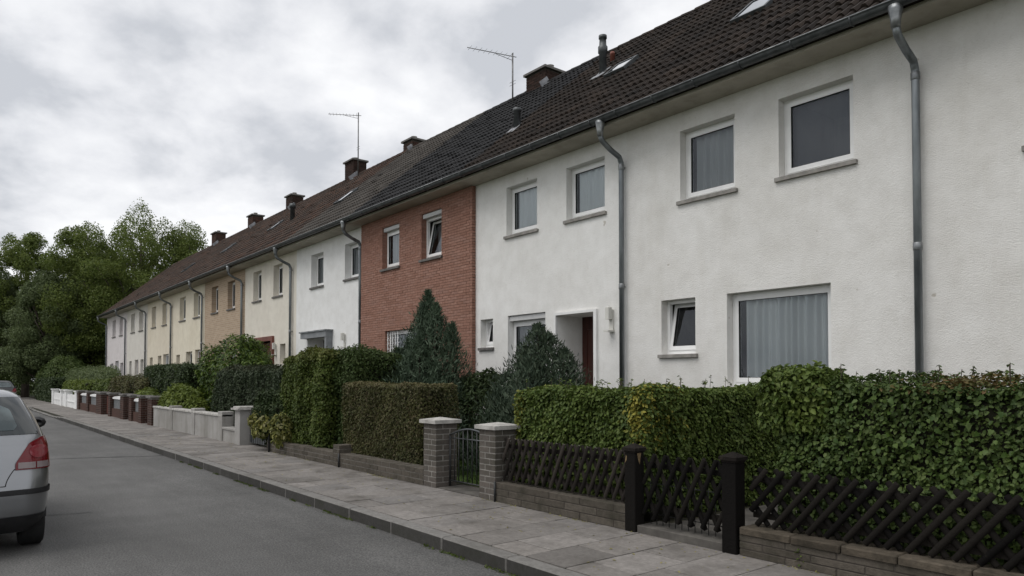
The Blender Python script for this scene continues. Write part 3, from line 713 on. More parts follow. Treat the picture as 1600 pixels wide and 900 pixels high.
# --- white house with the big window
hl = [(-5.55, -4.48, 4.51, 5.64), (-7.29, -6.27, 4.51, 5.65), (-7.69, -7.01, 2.05, 2.94), (-6.43, -4.81, 1.53, 2.94)]
h1, _ = house_shell(XB[2], XB[1], 'white rendered house with wide curtained ground floor window and small tilted window', 'plaster_white_near', 'tile_brown', hl, True)
make_window(h1, *hl[0], YH, curtain='full', cmat='curtain_sheer'); make_window(h1, *hl[1], YH, curtain='right', cmat='curtain', cdist=.10)
make_window(h1, *hl[2], YH, tilt=True, curtain=None); make_window(h1, *hl[3], YH, curtain='wide', cmat='curtain_white', cdist=.11, fold=.06, clam=.12)
make_downpipe(h1, -3.68)
make_skylight(h1, -7.42, -6.72, 2.85, 3.75)

# --- white house with the porch
porch = (-10.24, -9.22, 0.75, 2.87, 0.70)
hl = [(-9.98, -8.97, 4.66, 5.67), (-11.83, -10.84, 4.65, 5.68), (-12.75, -12.30, 2.33, 2.95), (-11.78, -10.59, 0.85, 2.97), porch]
h2, _ = house_shell(XB[3], XB[2], 'white rendered house with recessed porch and dark red door', 'plaster_white', 'tile_brown', hl, True)
make_window(h2, *hl[0], YH, curtain='right', cmat='curtain_white', cdist=.06, fold=.012); make_window(h2, *hl[1], YH, curtain='right', cmat='curtain_white', cdist=.06, fold=.012)
make_window(h2, *hl[2], YH, tilt=True, curtain=None, sill='sill_dark'); make_window(h2, *hl[3], YH, shutter=True, curtain='left', sill=None)
make_downpipe(h2, -8.49)
m = MB(); a, b, c, d, dp = porch
m.box((a - .05, YH - .05, c), (a, YH + .004, d + .05)); m.box((b, YH - .05, c), (b + .07, YH + .004, d + .05)); m.box((a, YH - .05, d), (b, YH + .004, d + .05))
m.build('porch_surround', 'plaster_white_clean', h2)
m = MB(); m.box((a + .01, YH + dp - .04, c), (b - .01, YH + dp + .02, d)); door = m.build('door', 'door_red', h2)
for (u0, u1, v0, v1) in ((.12, .45, .25, .95), (.55, .88, .25, .95), (.12, .45, 1.1, 1.9), (.55, .88, 1.1, 1.9)):
    p = MB(); ring(p, a + u0, a + u1, c + v0, c + v1, .03, .03, YH + dp - .055, YH + dp - .04); p.build('panel_moulding', 'door_red', door)
p = MB(); p.tube([(b - .14, YH + dp - .06, c + 1.0), (b - .14, YH + dp - .10, c + 1.0), (b - .25, YH + dp - .10, c + 1.0)], .012, 8); p.box((b - .165, YH + dp - .05, c + .9), (b - .115, YH + dp - .04, c + 1.12)); p.build('handle', 'rim', door)
m = MB(); m.box((a - .3, YH - .9, PZ - .01), (b + .3, YH - .055, c - .32)); m.box((a - .2, YH - .5, c - .32), (b + .2, YH - .053, c - .003)); m.build('door_step', 'concrete_step', h2)
def wall_lamp(h, x, z, yf=YH):
    m = MB(); m.box((x - .05, yf - .035, z - .22), (x + .05, yf + .002, z + .16), 0, .008); lm = m.build('wall_lamp', 'lamp_plastic', h)
    p = MB(); p.box((x - .06, yf - .16, z - .24), (x + .06, yf - .002, z - .21)); p.build('lamp_bracket', 'lamp_plastic', lm)
    p = MB(); p.box((x - .045, yf - .14, z - .02), (x + .045, yf - .04, z + .20), 0, .012); p.build('lamp_shade', 'lamp_plastic', lm)
wall_lamp(h2, -8.80, 2.72)
make_skylight(h2, -10.75, -10.15, 3.15, 3.75)
fx, fy, fz = roof_pt(942, 118)
m = MB(); m.tube([(fx, fy, fz - .2), (fx, fy, fz + .50), (fx, fy, fz + .52), (fx, fy, fz + .66), (fx, fy, fz + .68), (fx, fy, fz + .84), (fx, fy, fz + .85), (fx, fy, fz + .92)], [.085, .085, .11, .11, .085, .075, .095, .095], 14)
fl = m.build('flue_pipe', 'zinc_dark', h2)
m = MB(); s_ = (fy - EY) / CS; m.add([on_roof(fx - .2, s_ - .28, .075), on_roof(fx + .22, s_ - .28, .075), on_roof(fx + .18, s_ + .2, .08), on_roof(fx - .18, s_ + .2, .08)], [(0, 1, 2, 3)]); m.build('flashing', 'lead', fl)
rx, ry_, rz_ = roof_pt(957, 100)
m = MB(); m.tube([(rx, ry_, rz_ - .1), (rx, ry_, rz_ + .22), (rx, ry_, rz_ + .23), (rx, ry_, rz_ + .29)], [.06, .06, .07, .05], 10); m.build('vent_pipe', 'frame_brown', h2)

# --- red brick house, facing set forward of its neighbours
YR = YH - 0.10
hl = [(-17.08, -16.17, 4.56, 5.68), (-15.09, -14.18, 4.56, 5.69), (-16.91, -14.9, 1.60, 2.92)]
h3, wall3 = house_shell(XB[4], XB[3], 'red brick house between two white ones, under black roof tiles', 'mortar_red', 'tile_black', [(*q, .2) for q in hl], True, yf=YR + .012)
m = MB(); m.box((XB[3] - .002, YR + .012, GZ), (XB[3] + .0005, YH + .01, WT - .07)); 
rects = brick_mesh_joined(None, XB[4], XB[3], GZ, 5.95, YR, hl)
rects.sort(key=lambda r_: -(r_[0] + r_[1]) / 2 + (0 if r_[2] > 2.0 else 40))
cache = {}
for (a, b, za, zb) in rects[:290]:
    k = (round(b - a, 3), round(zb - za, 4))
    if k not in cache:
        mm = MB(); mm.box((-k[0] / 2, 0, 0), (k[0] / 2, .06, k[1])); cache[k] = mesh_of(mm, 'brick', 'brick_red')
    inst('brick', cache[k], wall3, ((a + b) / 2, YR + random.uniform(-.003, .003), za))
jm = MB()
for (a, b, za, zb) in rects[290:]:
    y = YR + random.uniform(-.003, .003); jm.box((a, y, za), (b, y + .06, zb))
n = round((5.95 - GZ) / .062); hh = (5.95 - GZ) / n          # returns: near end of the facing, and the window reveals
for i in range(n): jm.box((XB[3] + .001, YR + .004 + (i % 2) * .001, GZ + i * hh + .006), (XB[3] + .006, YH - .002, GZ + (i + 1) * hh - .006))
for (a, b, c, d) in hl:
    k = int((d - c) / .062)
    for i in range(k): jm.box((a - .02, YR + .005, c + i * .062 + .005), (a + .006, YR + .15, c + (i + 1) * .062 - .005))
jm.build('bricks_distant', 'brick_red_joined', wall3, kind='stuff')
make_window(h3, *hl[0], YR, shutter=True, curtain='right', sill='sill_dark'); make_window(h3, *hl[1], YR, shutter=True, tilt=True, curtain='full', sill='sill_dark')
wg = make_window(h3, *hl[2], YR, shutter=False, curtain='full', sill='sill_dark')
for k in range(5):
    x = -16.85 + k * .13; p = MB(); p.tube([(x, YR + .06, 1.62), (x, YR + .06, 2.90)], .012, 6)
    for j in range(9): p.tube([(x - .05, YR + .06, 1.68 + j * .14), (x + .05, YR + .06, 1.75 + j * .14)], .009, 5)
    p.build('grille_bar', 'white_paint', wg)
make_chimney(h3, -16.10, -15.25, 13.4, 14.15, 10.55, pots=2)
vx, vy, vz = roof_pt(808, 203)
m = MB(); m.tube([(vx, vy, vz - .1), (vx, vy, vz + .42), (vx, vy, vz + .43), (vx, vy, vz + .50)], [.09, .08, .10, .10], 12); vp = m.build('vent_pipe', 'zinc_dark', h3)
m = MB(); s_ = (vy - EY) / CS; m.add([on_roof(vx - .16, s_ - .32, .075), on_roof(vx + .2, s_ - .30, .075), on_roof(vx + .16, s_ + .15, .08), on_roof(vx - .15, s_ + .15, .08)], [(0, 1, 2, 3)]); m.build('flashing', 'lead', vp)
def antenna(h, mx, my, z0, z1, tip_px, top_px, zb, small_z, els=9):
    m = MB(); m.tube([(mx, my, z0), (mx, my, z1)], .024, 8); an = m.build('antenna', 'steel_thin', h)
    tx, ty = onZ(*tip_px, zb); bx, by = mx, my
    ln = math.hypot(tx - bx, ty - by); k = min(1.0, 1.9 / ln); tx, ty = bx + (tx - bx) * k, by + (ty - by) * k; ln *= k
    ux, uy = (tx - bx) / ln, (ty - by) / ln; qx, qy = -uy, ux
    b = MB(); b.tube([(bx - ux * .12, by - uy * .12, zb), (tx, ty, zb)], .011, 6); b.tube([(bx, by, zb - .12), (bx + ux * .55, by + uy * .55, zb - .02)], .008, 5); b.build('boom', 'steel_thin', an)
    for i in range(els):
        t = ln * (i + .5) / els; l_ = .16 if i > 0 else .24; e_ = MB(); cx, cy = bx + ux * t, by + uy * t
        e_.tube([(cx - qx * l_, cy - qy * l_, zb), (cx + qx * l_, cy + qy * l_, zb)], .005, 4); e_.build('element', 'steel_thin', an)
    for dz in (0, .09):
        s2 = MB(); s2.tube([(mx - .14, my, small_z + dz), (mx + .14, my, small_z + dz)], .007, 4); s2.build('bracket', 'steel_thin', an)
ax, _z = onY(801, 83, 13.2); zt1 = onY(801, 83, 13.2)[1]
antenna(h3, ax, 13.2, 9.6, zt1, (730, 74), (803, 88), zt1 - .10, zt1 - .95)

# --- white house with the grey canopy
hl = [(-21.99, -21.06, 4.57, 5.62), (-19.54, -18.61, 4.57, 5.61), (-22.25, -20.52, 0.6, 2.92, 0.6)]
h4, _ = house_shell(XB[5], XB[4], 'clean white house with grey entrance canopy beside the red brick house', 'plaster_white_clean', 'tile_grey', hl, False)
for q in hl[:2]: make_window(h4, *q, YH, curtain='sides', sill='sill_dark', depth=.2)
make_downpipe(h4, -18.38, mat='zinc')
m = MB(); m.box((-22.3, YH - .22, 2.93), (-20.35, YH + .01, 3.11)); cn = m.build('canopy', 'canopy_grey', h4)
m = MB(); m.box((-22.34, YH - .26, 3.11), (-20.31, YH + .005, 3.15)); m.build('canopy_cover', 'zinc_worn', cn)
m = MB(); m.box((-20.50, YH - .2, PZ), (-20.36, YH - .002, 2.93)); m.build('canopy_side', 'canopy_grey', cn)
m = MB(); m.box((-22.24, YH + .55, .6), (-20.53, YH + .62, 2.91)); dr = m.build('door', 'black_plastic', h4)
m = MB(); ring(m, -21.6, -20.6, .9, 2.4, .05, .05, YH + .53, YH + .55); m.build('door_frame', 'zinc_dark', dr)
wall_lamp(h4, -19.49, 2.80)
make_skylight(h4, -23.0, -22.4, 2.35, 3.2)
make_chimney(h4, -23.45, -22.8, 13.5, 14.05, 10.50, 'brick_dkred')

# --- cream house
hl = [(-27.44, -26.56, 4.58, 5.70), (-25.33, -24.46, 4.58, 5.70), (-24.66, -24.15, 2.18, 2.87), (-27.2, -25.3, 0.6, 3.08, .35)]
h5, _ = house_shell(XB[6], XB[5], 'cream house with red-brown framed entrance behind the glossy laurel', 'plaster_cream', 'tile_rust', hl, False)
for q in hl[:2]: make_window(h5, *q, YH, curtain='sides', sill='sill_dark', depth=.2)
make_window(h5, *hl[2], YH, curtain=None, depth=.2, sill=None); make_downpipe(h5, -23.52)
m = MB(); ring(m, -27.3, -25.2, .6, 3.18, .16, .02, YH - .08, YH + .004); m.build('door_surround', 'frame_brown', h5)
m = MB(); m.box((-27.14, YH + .28, .62), (-25.36, YH + .34, 3.0)); dr = m.build('door', 'frame_brown', h5)
m = MB(); m.add([(-26.2, YH + .275, .9), (-25.5, YH + .275, .9), (-25.5, YH + .275, 2.6), (-26.2, YH + .275, 2.6)], [(0, 1, 2, 3)]); m.build('pane', 'car_glass_lit', dr)
wall_lamp(h5, -25.0, 2.72)
make_chimney(h5, -28.0, -27.2, 13.3, 13.9, 10.75)
zt2 = onY(560, 176, 13.15)[1]; ax2 = onY(560, 176, 13.15)[0]
antenna(h5, ax2, 13.15, 9.9, zt2, (513, 178), (560, 182), zt2 - .12, zt2 - 1.5)
fx, fy, fz = roof_pt(457, 346)
m = MB(); m.tube([(fx, fy, fz - .1), (fx, fy, fz + .55), (fx, fy, fz + .56), (fx, fy, fz + .72)], [.1, .09, .13, .12], 12); m.build('flue_pipe', 'zinc_dark', h5)

def far_house(i, label, wall, roof, ups, grounds, lamp=None):
    x0, x1 = XB[i + 1], XB[i]
    hl = [(a, b, 4.52, 5.66) for a, b in ups] + [(a, b, z0, z1) for a, b, z0, z1 in grounds]
    h, _ = house_shell(x0, x1, label, wall, roof, hl, False)
    for q in hl[:2]: make_window(h, *q, YH, curtain='sides', sill='sill_dark', depth=.2)
    for q in hl[2:]:
        if q[2] < 1.0:
            m = MB(); m.box((q[0] + .01, YH + .16, q[2]), (q[1] - .01, YH + .2, q[3] - .01)); d_ = m.build('door', 'wood_red' if i % 2 else 'canopy_grey', h)
            m = MB(); ring(m, q[0] + .02, q[1] - .02, q[2], q[3] - .02, .07, .07, YH + .13, YH + .16); m.build('door_frame', 'pvc_white', d_)
        else: make_window(h, *q, YH, curtain='full', sill='sill_dark', depth=.2)
    make_downpipe(h, x1 - .16)
    return h
h6 = far_house(6, 'beige brick house between the cream house and a yellow one', 'brick_beige', 'tile_rust', [(-32.78, -31.85), (-30.54, -29.59)], [(-32.6, -31.4, 1.5, 2.9), (-30.4, -29.4, .6, 2.9)])
h7 = far_house(7, 'pale yellow house just beyond the beige brick house', 'plaster_yellow', 'tile_rust', [(-38.14, -37.05), (-35.61, -34.61)], [(-38.7, -38.0, 1.7, 2.85), (-36.9, -35.8, 1.4, 2.95), (-35.3, -34.5, .6, 3.0)])
h8 = far_house(8, 'ochre cream house, third from the far end of the row', 'plaster_ochre', 'tile_rust', [(-44.12, -43.13), (-41.68, -40.71)], [(-44.5, -43.8, 1.7, 2.85), (-42.6, -41.8, 1.7, 2.9), (-41.4, -40.2, .6, 2.95)])
h9 = far_house(9, 'greyish white house, second from the far end of the row', 'plaster_grey', 'tile_rust', [(-49.71, -48.6), (-47.42, -46.3)], [(-50.1, -49.4, 1.5, 2.75), (-48.5, -47.5, .8, 2.8), (-46.9, -46.1, 1.4, 2.8)])
h10 = far_house(10, 'mauve white house at the far end of the row beside the trees', 'plaster_mauve', 'tile_rust', [(-55.84, -54.7), (-53.36, -52.3)], [(-56.4, -55.4, 1.4, 2.7), (-54.7, -53.5, .8, 2.85), (-53.0, -52.0, 1.4, 2.7)])
make_chimney(h7, -34.75, -34.0, 13.35, 13.95, 10.66); make_chimney(h8, -40.4, -39.6, 13.35, 13.95, 10.68, 'brick_dkred'); make_chimney(h9, -47.2, -46.3, 13.35, 13.95, 10.78, 'brick_dkred')
make_skylight(h7, -36.4, -35.8, 2.6, 3.4); make_skylight(h8, -42.5, -41.9, 2.2, 3.0)
make_skylight(h6, -30.6, -30.0, 2.9, 3.6)
make_downpipe(h10, XB[11] + .15)

# ================================================================ STREET FRONT OF THE GARDENS
def pier(x0, x1, depth, z1, label):
    t = thing('gate_pier', ((x0 + x1) / 2, YF + depth / 2, PZ), label, 'gate pier', 'brick gate piers')
    y0, y1 = YF, YF + depth
    m = MB(); m.box((x0 + .005, y0 + .005, PZ), (x1 - .005, y1 - .005, z1 - .01)); m.build('mortar_core', 'mortar_light', t)
    n = round((z1 - PZ) / .076); h = (z1 - PZ) / n; jt = .013; cache = {}
    def bk(xa, xb, ya, yb, z):
        k = (round(xb - xa, 3), round(yb - ya, 3))
        if k not in cache:
            mm = MB(); mm.box((-k[0] / 2, -k[1] / 2, 0), (k[0] / 2, k[1] / 2, h - jt), 0, .004); cache[k] = mesh_of(mm, 'brick', 'brick_grey')
        inst('brick', cache[k], t, ((xa + xb) / 2 + random.uniform(-.002, .002), (ya + yb) / 2 + random.uniform(-.002, .002), z + jt / 2), (0, 0, random.uniform(-.004, .004)))
    hw = .115
    for i in range(n):
        z = PZ + i * h
        if i % 2 == 0:                       # pinwheel bond
            bk(x0, x1 - hw - jt, y0, y0 + hw, z); bk(x1 - hw, x1, y0, y1 - hw - jt, z); bk(x0 + hw + jt, x1, y1 - hw, y1, z); bk(x0, x0 + hw, y0 + hw + jt, y1, z)
        else:
            bk(x0 + hw + jt, x1, y0, y0 + hw, z); bk(x1 - hw, x1, y0 + hw + jt, y1, z); bk(x0, x1 - hw - jt, y1 - hw, y1, z); bk(x0, x0 + hw, y0, y1 - hw - jt, z)
    c = MB(); o = .045; zc = z1
    c.add([(x0 - o, y0 - o, zc), (x1 + o, y0 - o, zc), (x1 + o, y1 + o, zc), (x0 - o, y1 + o, zc), (x0 - o, y0 - o, zc + .05), (x1 + o, y0 - o, zc + .05), (x1 + o, y1 + o, zc + .05), (x0 - o, y1 + o, zc + .05), ((x0 + x1) / 2, (y0 + y1) / 2, zc + .085)],
          [(0, 3, 2, 1), (0, 1, 5, 4), (1, 2, 6, 5), (2, 3, 7, 6), (3, 0, 4, 7), (4, 5, 8), (5, 6, 8), (6, 7, 8), (7, 4, 8)])
    c.build('cap', 'cap_stone', t); return t
pier(-8.86, -8.53, .36, 1.02, 'grey brick gate pier left of the arched iron gate')
pier(-7.50, -7.16, .36, 1.01, 'grey brick gate pier right of the arched iron gate')

# arched iron gate
t = thing('iron_gate', (-8.0, YF + .22, PZ), 'black arched iron bar gate between the two brick piers', 'gate')
ga, gb, gy = -8.50, -7.53, YF + .22
def arch(x): return 0.86 + .10 * math.sin(math.pi * (x - ga) / (gb - ga))
m = MB(); m.tube([(x, gy, arch(x)) for x in np.linspace(ga, gb, 15)], .014, 6); m.build('top_rail', 'zinc_dark', t)
m = MB(); m.tube([(ga, gy, .82), (gb, gy, .82)], .009, 6); m.build('rail', 'zinc_dark', t)
m = MB(); m.tube([(ga, gy, .22), (gb, gy, .22)], .012, 6); m.build('rail', 'iron_black', t)
for k in range(10):
    x = ga + (gb - ga) * k / 9; m = MB(); m.tube([(x, gy, .14 if k in (0, 9) else .22), (x, gy, arch(x))], .009 if 0 < k < 9 else .016, 6); m.build('bar', 'iron_black', t)
m = MB(); m.box((ga - .02, YF + .02, PZ - .03), (gb + .02, YF + .45, PZ + .012)); stp = m.build('gate_threshold', 'concrete_step', None, (-8, YF + .2, PZ))
tag(stp, 'flat concrete threshold slab under the arched iron gate', 'threshold')

def low_wall(x0, x1, z1, label, mat, mortar='mortar_grey', depth=.24, bl=.24, bh=.066, cap=None, y0=YF):
    t = thing('garden_wall', ((x0 + x1) / 2, y0 + depth / 2, PZ), label, 'garden wall', 'low walls along the pavement')
    zc = z1 - (.062 if cap else 0)
    brick_wall(t, x0, x1, y0, y0 + depth, PZ, zc, mat, mortar, bl, bh)
    if cap:
        x = x0; cm_ = {}
        while x < x1 - .05:
            ln = min(random.choice((.36, .42, .48)), x1 - x); k = round(ln, 3)
            if k not in cm_:
                mm = MB(); mm.box((-ln / 2 + .004, -.015, 0), (ln / 2 - .004, depth + .015, .06), 0, .010); cm_[k] = mesh_of(mm, 'coping_stone', cap)
            inst('coping_stone', cm_[k], t, (x + ln / 2, y0 + random.uniform(-.006, .004), zc), (random.uniform(-.01, .01), 0, random.uniform(-.012, .012))); x += ln
    return t
low_wall(-7.15, -4.98, .365, 'low mossy brick wall under the lattice fence beside the gate pier', 'brick_moss', 'mortar_dark', bl=.49)
low_wall(-3.66, 1.6, .37, 'low mossy stone wall with rough coping under the nearest lattice fence', 'brick_moss', 'mortar_dark', bl=.42, bh=.062, cap='wall_cap', depth=.27)
low_wall(-11.62, -8.87, .36, 'low brick wall at the foot of the square brownish hedge', 'brick_moss')
low_wall(-15.15, -11.86, .36, 'low brick wall under the tall olive hedge', 'brick_moss')
t = thing('wall_post', (-11.74, YF + .12, PZ), 'short brick post between the two low walls under the hedges', 'wall post'); brick_wall(t, -11.86, -11.62, YF - .01, YF + .26, PZ, .50, 'brick_moss', 'mortar_grey')
m = MB(); m.tube([(-11.60, YF - .025, PZ), (-11.60, YF - .025, .36)], .016, 6); o = m.build('iron_stake', 'iron_black', None, (-11.6, YF, PZ)); tag(o, 'thin iron stake beside the short brick post', 'stake')
m = MB(); m.tube([(-14.95, YF - .03, PZ), (-14.95, YF - .03, .95)], .02, 6); o = m.build('iron_stake', 'iron_black', None, (-14.95, YF, PZ)); tag(o, 'black iron post at the variegated shrub beside the dark gate', 'stake')
m = MB(); m.tube([(-7.14, YF - .022, PZ), (-7.14, YF - .022, .37)], .014, 6); o = m.build('iron_stake', 'iron_black', None, (-7.14, YF, PZ)); tag(o, 'thin iron stake where the right gate pier meets the lattice wall', 'stake')

# lattice (hunter) fence
def slat_mesh(ln, r=.030, mat='fence_wood'):
    m = MB(); n = 6; vs = []
    for z in (0, ln - .012, ln):
        s = 1 if z < ln - .005 else .7
        for k in range(n + 1):
            t = math.pi * k / n; vs.append((r * s * math.cos(t), -r * s * math.sin(t) * .8, z))
    w_ = n + 1; fs = []
    for j in range(2): fs += [(j * w_ + k, j * w_ + k + 1, (j + 1) * w_ + k + 1, (j + 1) * w_ + k) for k in range(n)]
    m.add(vs, fs, 0, True); m.add([vs[2 * w_ + k] for k in range(w_)], [tuple(range(w_))], 1); m.add([vs[0], vs[n], vs[w_ + n], vs[w_]], [(0, 1, 2, 3)]); m.add([vs[w_], vs[w_ + n], vs[2 * w_ + n], vs[2 * w_]], [(0, 1, 2, 3)])
    return mesh_of(m, 'slat', [mat, 'fence_tip' if mat == 'fence_wood' else mat])
def lattice(name, x0, x1, y, z0, z1, pitch, label, cat, lean=27, rails=(.16, .80), r=.03, droop=0, mat='fence_wood'):
    t = thing(name, ((x0 + x1) / 2, y, PZ), label, cat, 'dark lattice fencing')
    ln0 = (z1 - z0) / math.cos(R(lean)); tn = math.tan(R(lean)); me = slat_mesh(ln0, r, mat)
    for q in rails:
        zr = z0 + (z1 - z0) * q; m = MB(); m.box((x0, y + .002, zr - .025), (x1, y + .03, zr + .025)); m.build('rail', mat, t)
    for s in (1, -1):
        sh = tn * (z1 - z0); x = x0 - sh
        while x < x1 + sh:
            xa, xb = x, x + s * sh if s > 0 else x - sh          # bottom, top
            if s < 0: xa, xb = x + sh, x
            lo, hi = min(xa, xb), max(xa, xb); f0, f1 = 0.0, 1.0
            # clip to the bay so that end slats are cut short
            if xb > xa:
                f0 = max(0, (x0 - xa) / (xb - xa)); f1 = min(1, (x1 - xa) / (xb - xa))
            else:
                f0 = max(0, (xa - x1) / (xa - xb)); f1 = min(1, (xa - x0) / (xa - xb))
            if f1 - f0 > .12:
                bx = xa + (xb - xa) * f0; bz = z0 + (z1 - z0) * f0
                o = inst('slat', me, t, (bx, y - (.030 if s > 0 else .004), bz - random.uniform(0, droop)), (0, s * R(lean) + random.uniform(-.015, .015), 0), (1, 1, f1 - f0))
            x += pitch
    return t
lattice('lattice_fence', -7.12, -5.00, YF + .13, .39, .91, .125, 'dark wooden lattice fence from the brick pier to the wooden post', 'fence', 25, r=.023)
lattice('lattice_gate', -4.80, -3.87, YF + .10, .28, .92, .145, 'dark wooden lattice gate between the two wooden posts', 'gate', 26, r=.024, droop=.03, mat='fence_dark')
lattice('lattice_fence', -3.62, 1.5, YF + .15, .385, .87, .155, 'dark coarse lattice fence in front of the nearest hedge', 'fence', 40, r=.025, mat='fence_dark')
def wpost(x0, x1, z1, label):
    t = thing('fence_post', ((x0 + x1) / 2, YF + .05, PZ), label, 'fence post', 'dark wooden gate posts')
    d = x1 - x0; y0 = YF - .02; m = MB(); m.box((x0, y0, PZ - .02), (x1, y0 + d, z1), 0, .006); m.build('shaft', 'post_wood', t)
    c = MB(); o = .018
    c.box((x0 - .004, y0 - .004, z1), (x1 + .004, y0 + d + .004, z1 + .018))
    zc = z1 + .018; c.add([(x0 - o, y0 - o, zc), (x1 + o, y0 - o, zc), (x1 + o, y0 + d + o, zc), (x0 - o, y0 + d + o, zc), (x0 - o, y0 - o, zc + .03), (x1 + o, y0 - o, zc + .03), (x1 + o, y0 + d + o, zc + .03), (x0 - o, y0 + d + o, zc + .03), ((x0 + x1) / 2, y0 + d / 2, zc + .075)],
          [(0, 3, 2, 1), (0, 1, 5, 4), (1, 2, 6, 5), (2, 3, 7, 6), (3, 0, 4, 7), (4, 5, 8), (5, 6, 8), (6, 7, 8), (7, 4, 8)])
    c.build('cap', 'fence_wood', t); return t
p1 = wpost(-4.975, -4.835, .91, 'black wooden gate post with peeling patch, left of the lattice gate')
wpost(-3.825, -3.680, .915, 'black wooden gate post with pyramid cap, right of the lattice gate')
m = MB(); xf = -4.8335
m.add([(xf, YF + .01, .905), (xf, YF + .075, .908), (xf, YF + .062, .86), (xf, YF + .05, .79), (xf, YF + .03, .83)], [(0, 4, 3, 2, 1)])
m.add([(-4.968, YF - .0215, .80), (-4.955, YF - .0215, .885), (-4.94, YF - .0215, .87), (-4.945, YF - .0215, .83)], [(0, 3, 2, 1)])
m.build('peeled_patch', 'bare_wood', p1)
m = MB(); m.box((-4.83, YF + .0, PZ - .02), (-3.83, YF + .34, PZ + .075), 0, .006); o = m.build('gate_threshold', 'concrete_step', None, (-4.33, YF, PZ)); tag(o, 'raised dark concrete step under the lattice gate', 'threshold')
t = thing('wire_gate_mesh', (-4.33, YF + .16, PZ), 'thin vertical wires behind the lattice gate', 'wire mesh')
for k in range(13):
    x = -4.79 + k * .077; m = MB(); m.tube([(x, YF + .165, PZ + .07), (x, YF + .165, .62)], .004, 5); m.build('wire', 'iron_black', t)
for zz in (.30, .60):
    m = MB(); m.tube([(-4.82, YF + .165, zz), (-3.84, YF + .165, zz)], .005, 5); m.build('wire', 'iron_black', t)

# white garden front with post and dark gate
t = thing('gate_post', (-16.98, YF + .18, PZ), 'white rendered gate post with grey cap', 'gate post')
m = MB(); m.box((-17.22, YF - .02, PZ - .03), (-16.86, YF + .38, .93), 0, .006); m.build('shaft', 'garden_white', t)
m = MB(); m.box((-17.29, YF - .09, .93), (-16.79, YF + .45, .97)); m.box((-17.25, YF - .05, .97), (-16.83, YF + .41, 1.01), 0, .01); m.build('cap', 'cap_stone', t)
t = thing('iron_gate', (-16.0, YF + .2, PZ), 'dark slatted gate between white post and variegated shrub', 'gate')
for k in range(12):
    x = -16.82 + k * .14; m = MB(); m.box((x, YF + .2, PZ + .06), (x + .10, YF + .22, .86)); m.build('bar', 'zinc_dark', t)
for zz in (.25, .72):
    m = MB(); m.box((-16.84, YF + .222, zz), (-15.2, YF + .25, zz + .05)); m.build('rail', 'iron_black', t)
t = thing('garden_wall', (-19.5, YF + .12, PZ), 'low white painted wall left of the white gate post', 'garden wall')
m = MB(); m.box((-18.3, YF + .04, PZ - .03), (-17.23, YF + .24, .42)); m.build('wall', 'garden_white', t)
m = MB(); m.box((-18.3, YF + .01, .42), (-17.225, YF + .27, .47), 0, .008); m.build('coping', 'garden_white', t)
m = MB(); m.box((-25.6, YF + .03, PZ - .03), (-18.3, YF + .25, .72)); m.build('wall', 'garden_white', t)
m = MB(); m.box((-25.6, YF + .0, .72), (-18.29, YF + .28, .77), 0, .01); m.build('coping', 'cap_stone', t)
for xx in (-18.45, -20.9, -23.3):
    m = MB(); m.box((xx - .16, YF + .005, PZ - .03), (xx + .16, YF + .30, .84), 0, .01); m.build('pillar', 'garden_white', t)

# dark red brick piers with grey grilles and red gates
def X(px): return onY(px, 640, YF)[0]
def far_pier(xa, xb, label, z1=1.02):
    t = thing('brick_pier', ((xa + xb) / 2, YF + .17, PZ), label, 'brick pier', 'dark red brick piers')
    m = MB(); m.box((xa + .008, YF + .008, PZ - .03), (xb - .008, YF + .33, z1)); m.build('mortar_core', 'mortar_grey', t)
    b = MB(); n = int((z1 - PZ) / .078)
    for i in range(n):
        z = PZ + i * .078; xm = xa + (xb - xa) * (.66 if i % 2 else .34)
        b.box((xa, YF, z), (xm - .005, YF + .05, z + .067)); b.box((xm + .005, YF, z), (xb, YF + .05, z + .067))
        ym = YF + .056 + .28 * (.66 if i % 2 else .34); b.box((xb - .05, YF + .055, z), (xb, ym - .005, z + .067)); b.box((xb - .05, ym + .005, z), (xb, YF + .338, z + .067))
    b.build('bricks', 'brick_dkred_joined', t, kind='stuff')
    c = MB(); c.box((xa - .05, YF - .05, z1), (xb + .05, YF + .39, z1 + .06), 0, .012); c.build('cap', 'sill_dark', t)
def grille(xa, xb, label):
    t = thing('grille_panel', ((xa + xb) / 2, YF + .12, PZ), label, 'grille panel', 'grey grille panels between brick piers')
    m = MB(); m.box((xa, YF + .06, PZ - .03), (xb, YF + .26, .46)); m.build('plinth', 'brick_dkred_joined', t)
    n = max(5, int((xb - xa) / .12))
    for k in range(n):
        x = xa + .05 + (xb - xa - .1) * k / (n - 1); m = MB(); m.box((x - .03, YF + .13, .46), (x + .03, YF + .16, .86)); m.build('bar', 'iron_grey', t)
    m = MB(); vs = []; 
    for x in np.linspace(xa, xb, 9):
        u = (x - xa) / (xb - xa); zt = .90 + .06 * math.sin(math.pi * u); vs += [(x, YF + .08, zt), (x, YF + .08, .84), (x, YF + .22, zt), (x, YF + .22, .84)]
    m.add(vs, [f for i in range(8) for f in ((4 * i, 4 * i + 1, 4 * i + 5, 4 * i + 4), (4 * i, 4 * i + 4, 4 * i + 6, 4 * i + 2), (4 * i + 2, 4 * i + 6, 4 * i + 7, 4 * i + 3), (4 * i + 1, 4 * i + 3, 4 * i + 7, 4 * i + 5))] + [(0, 2, 3, 1), (32, 33, 35, 34)]); m.build('top_cover', 'white_paint', t)
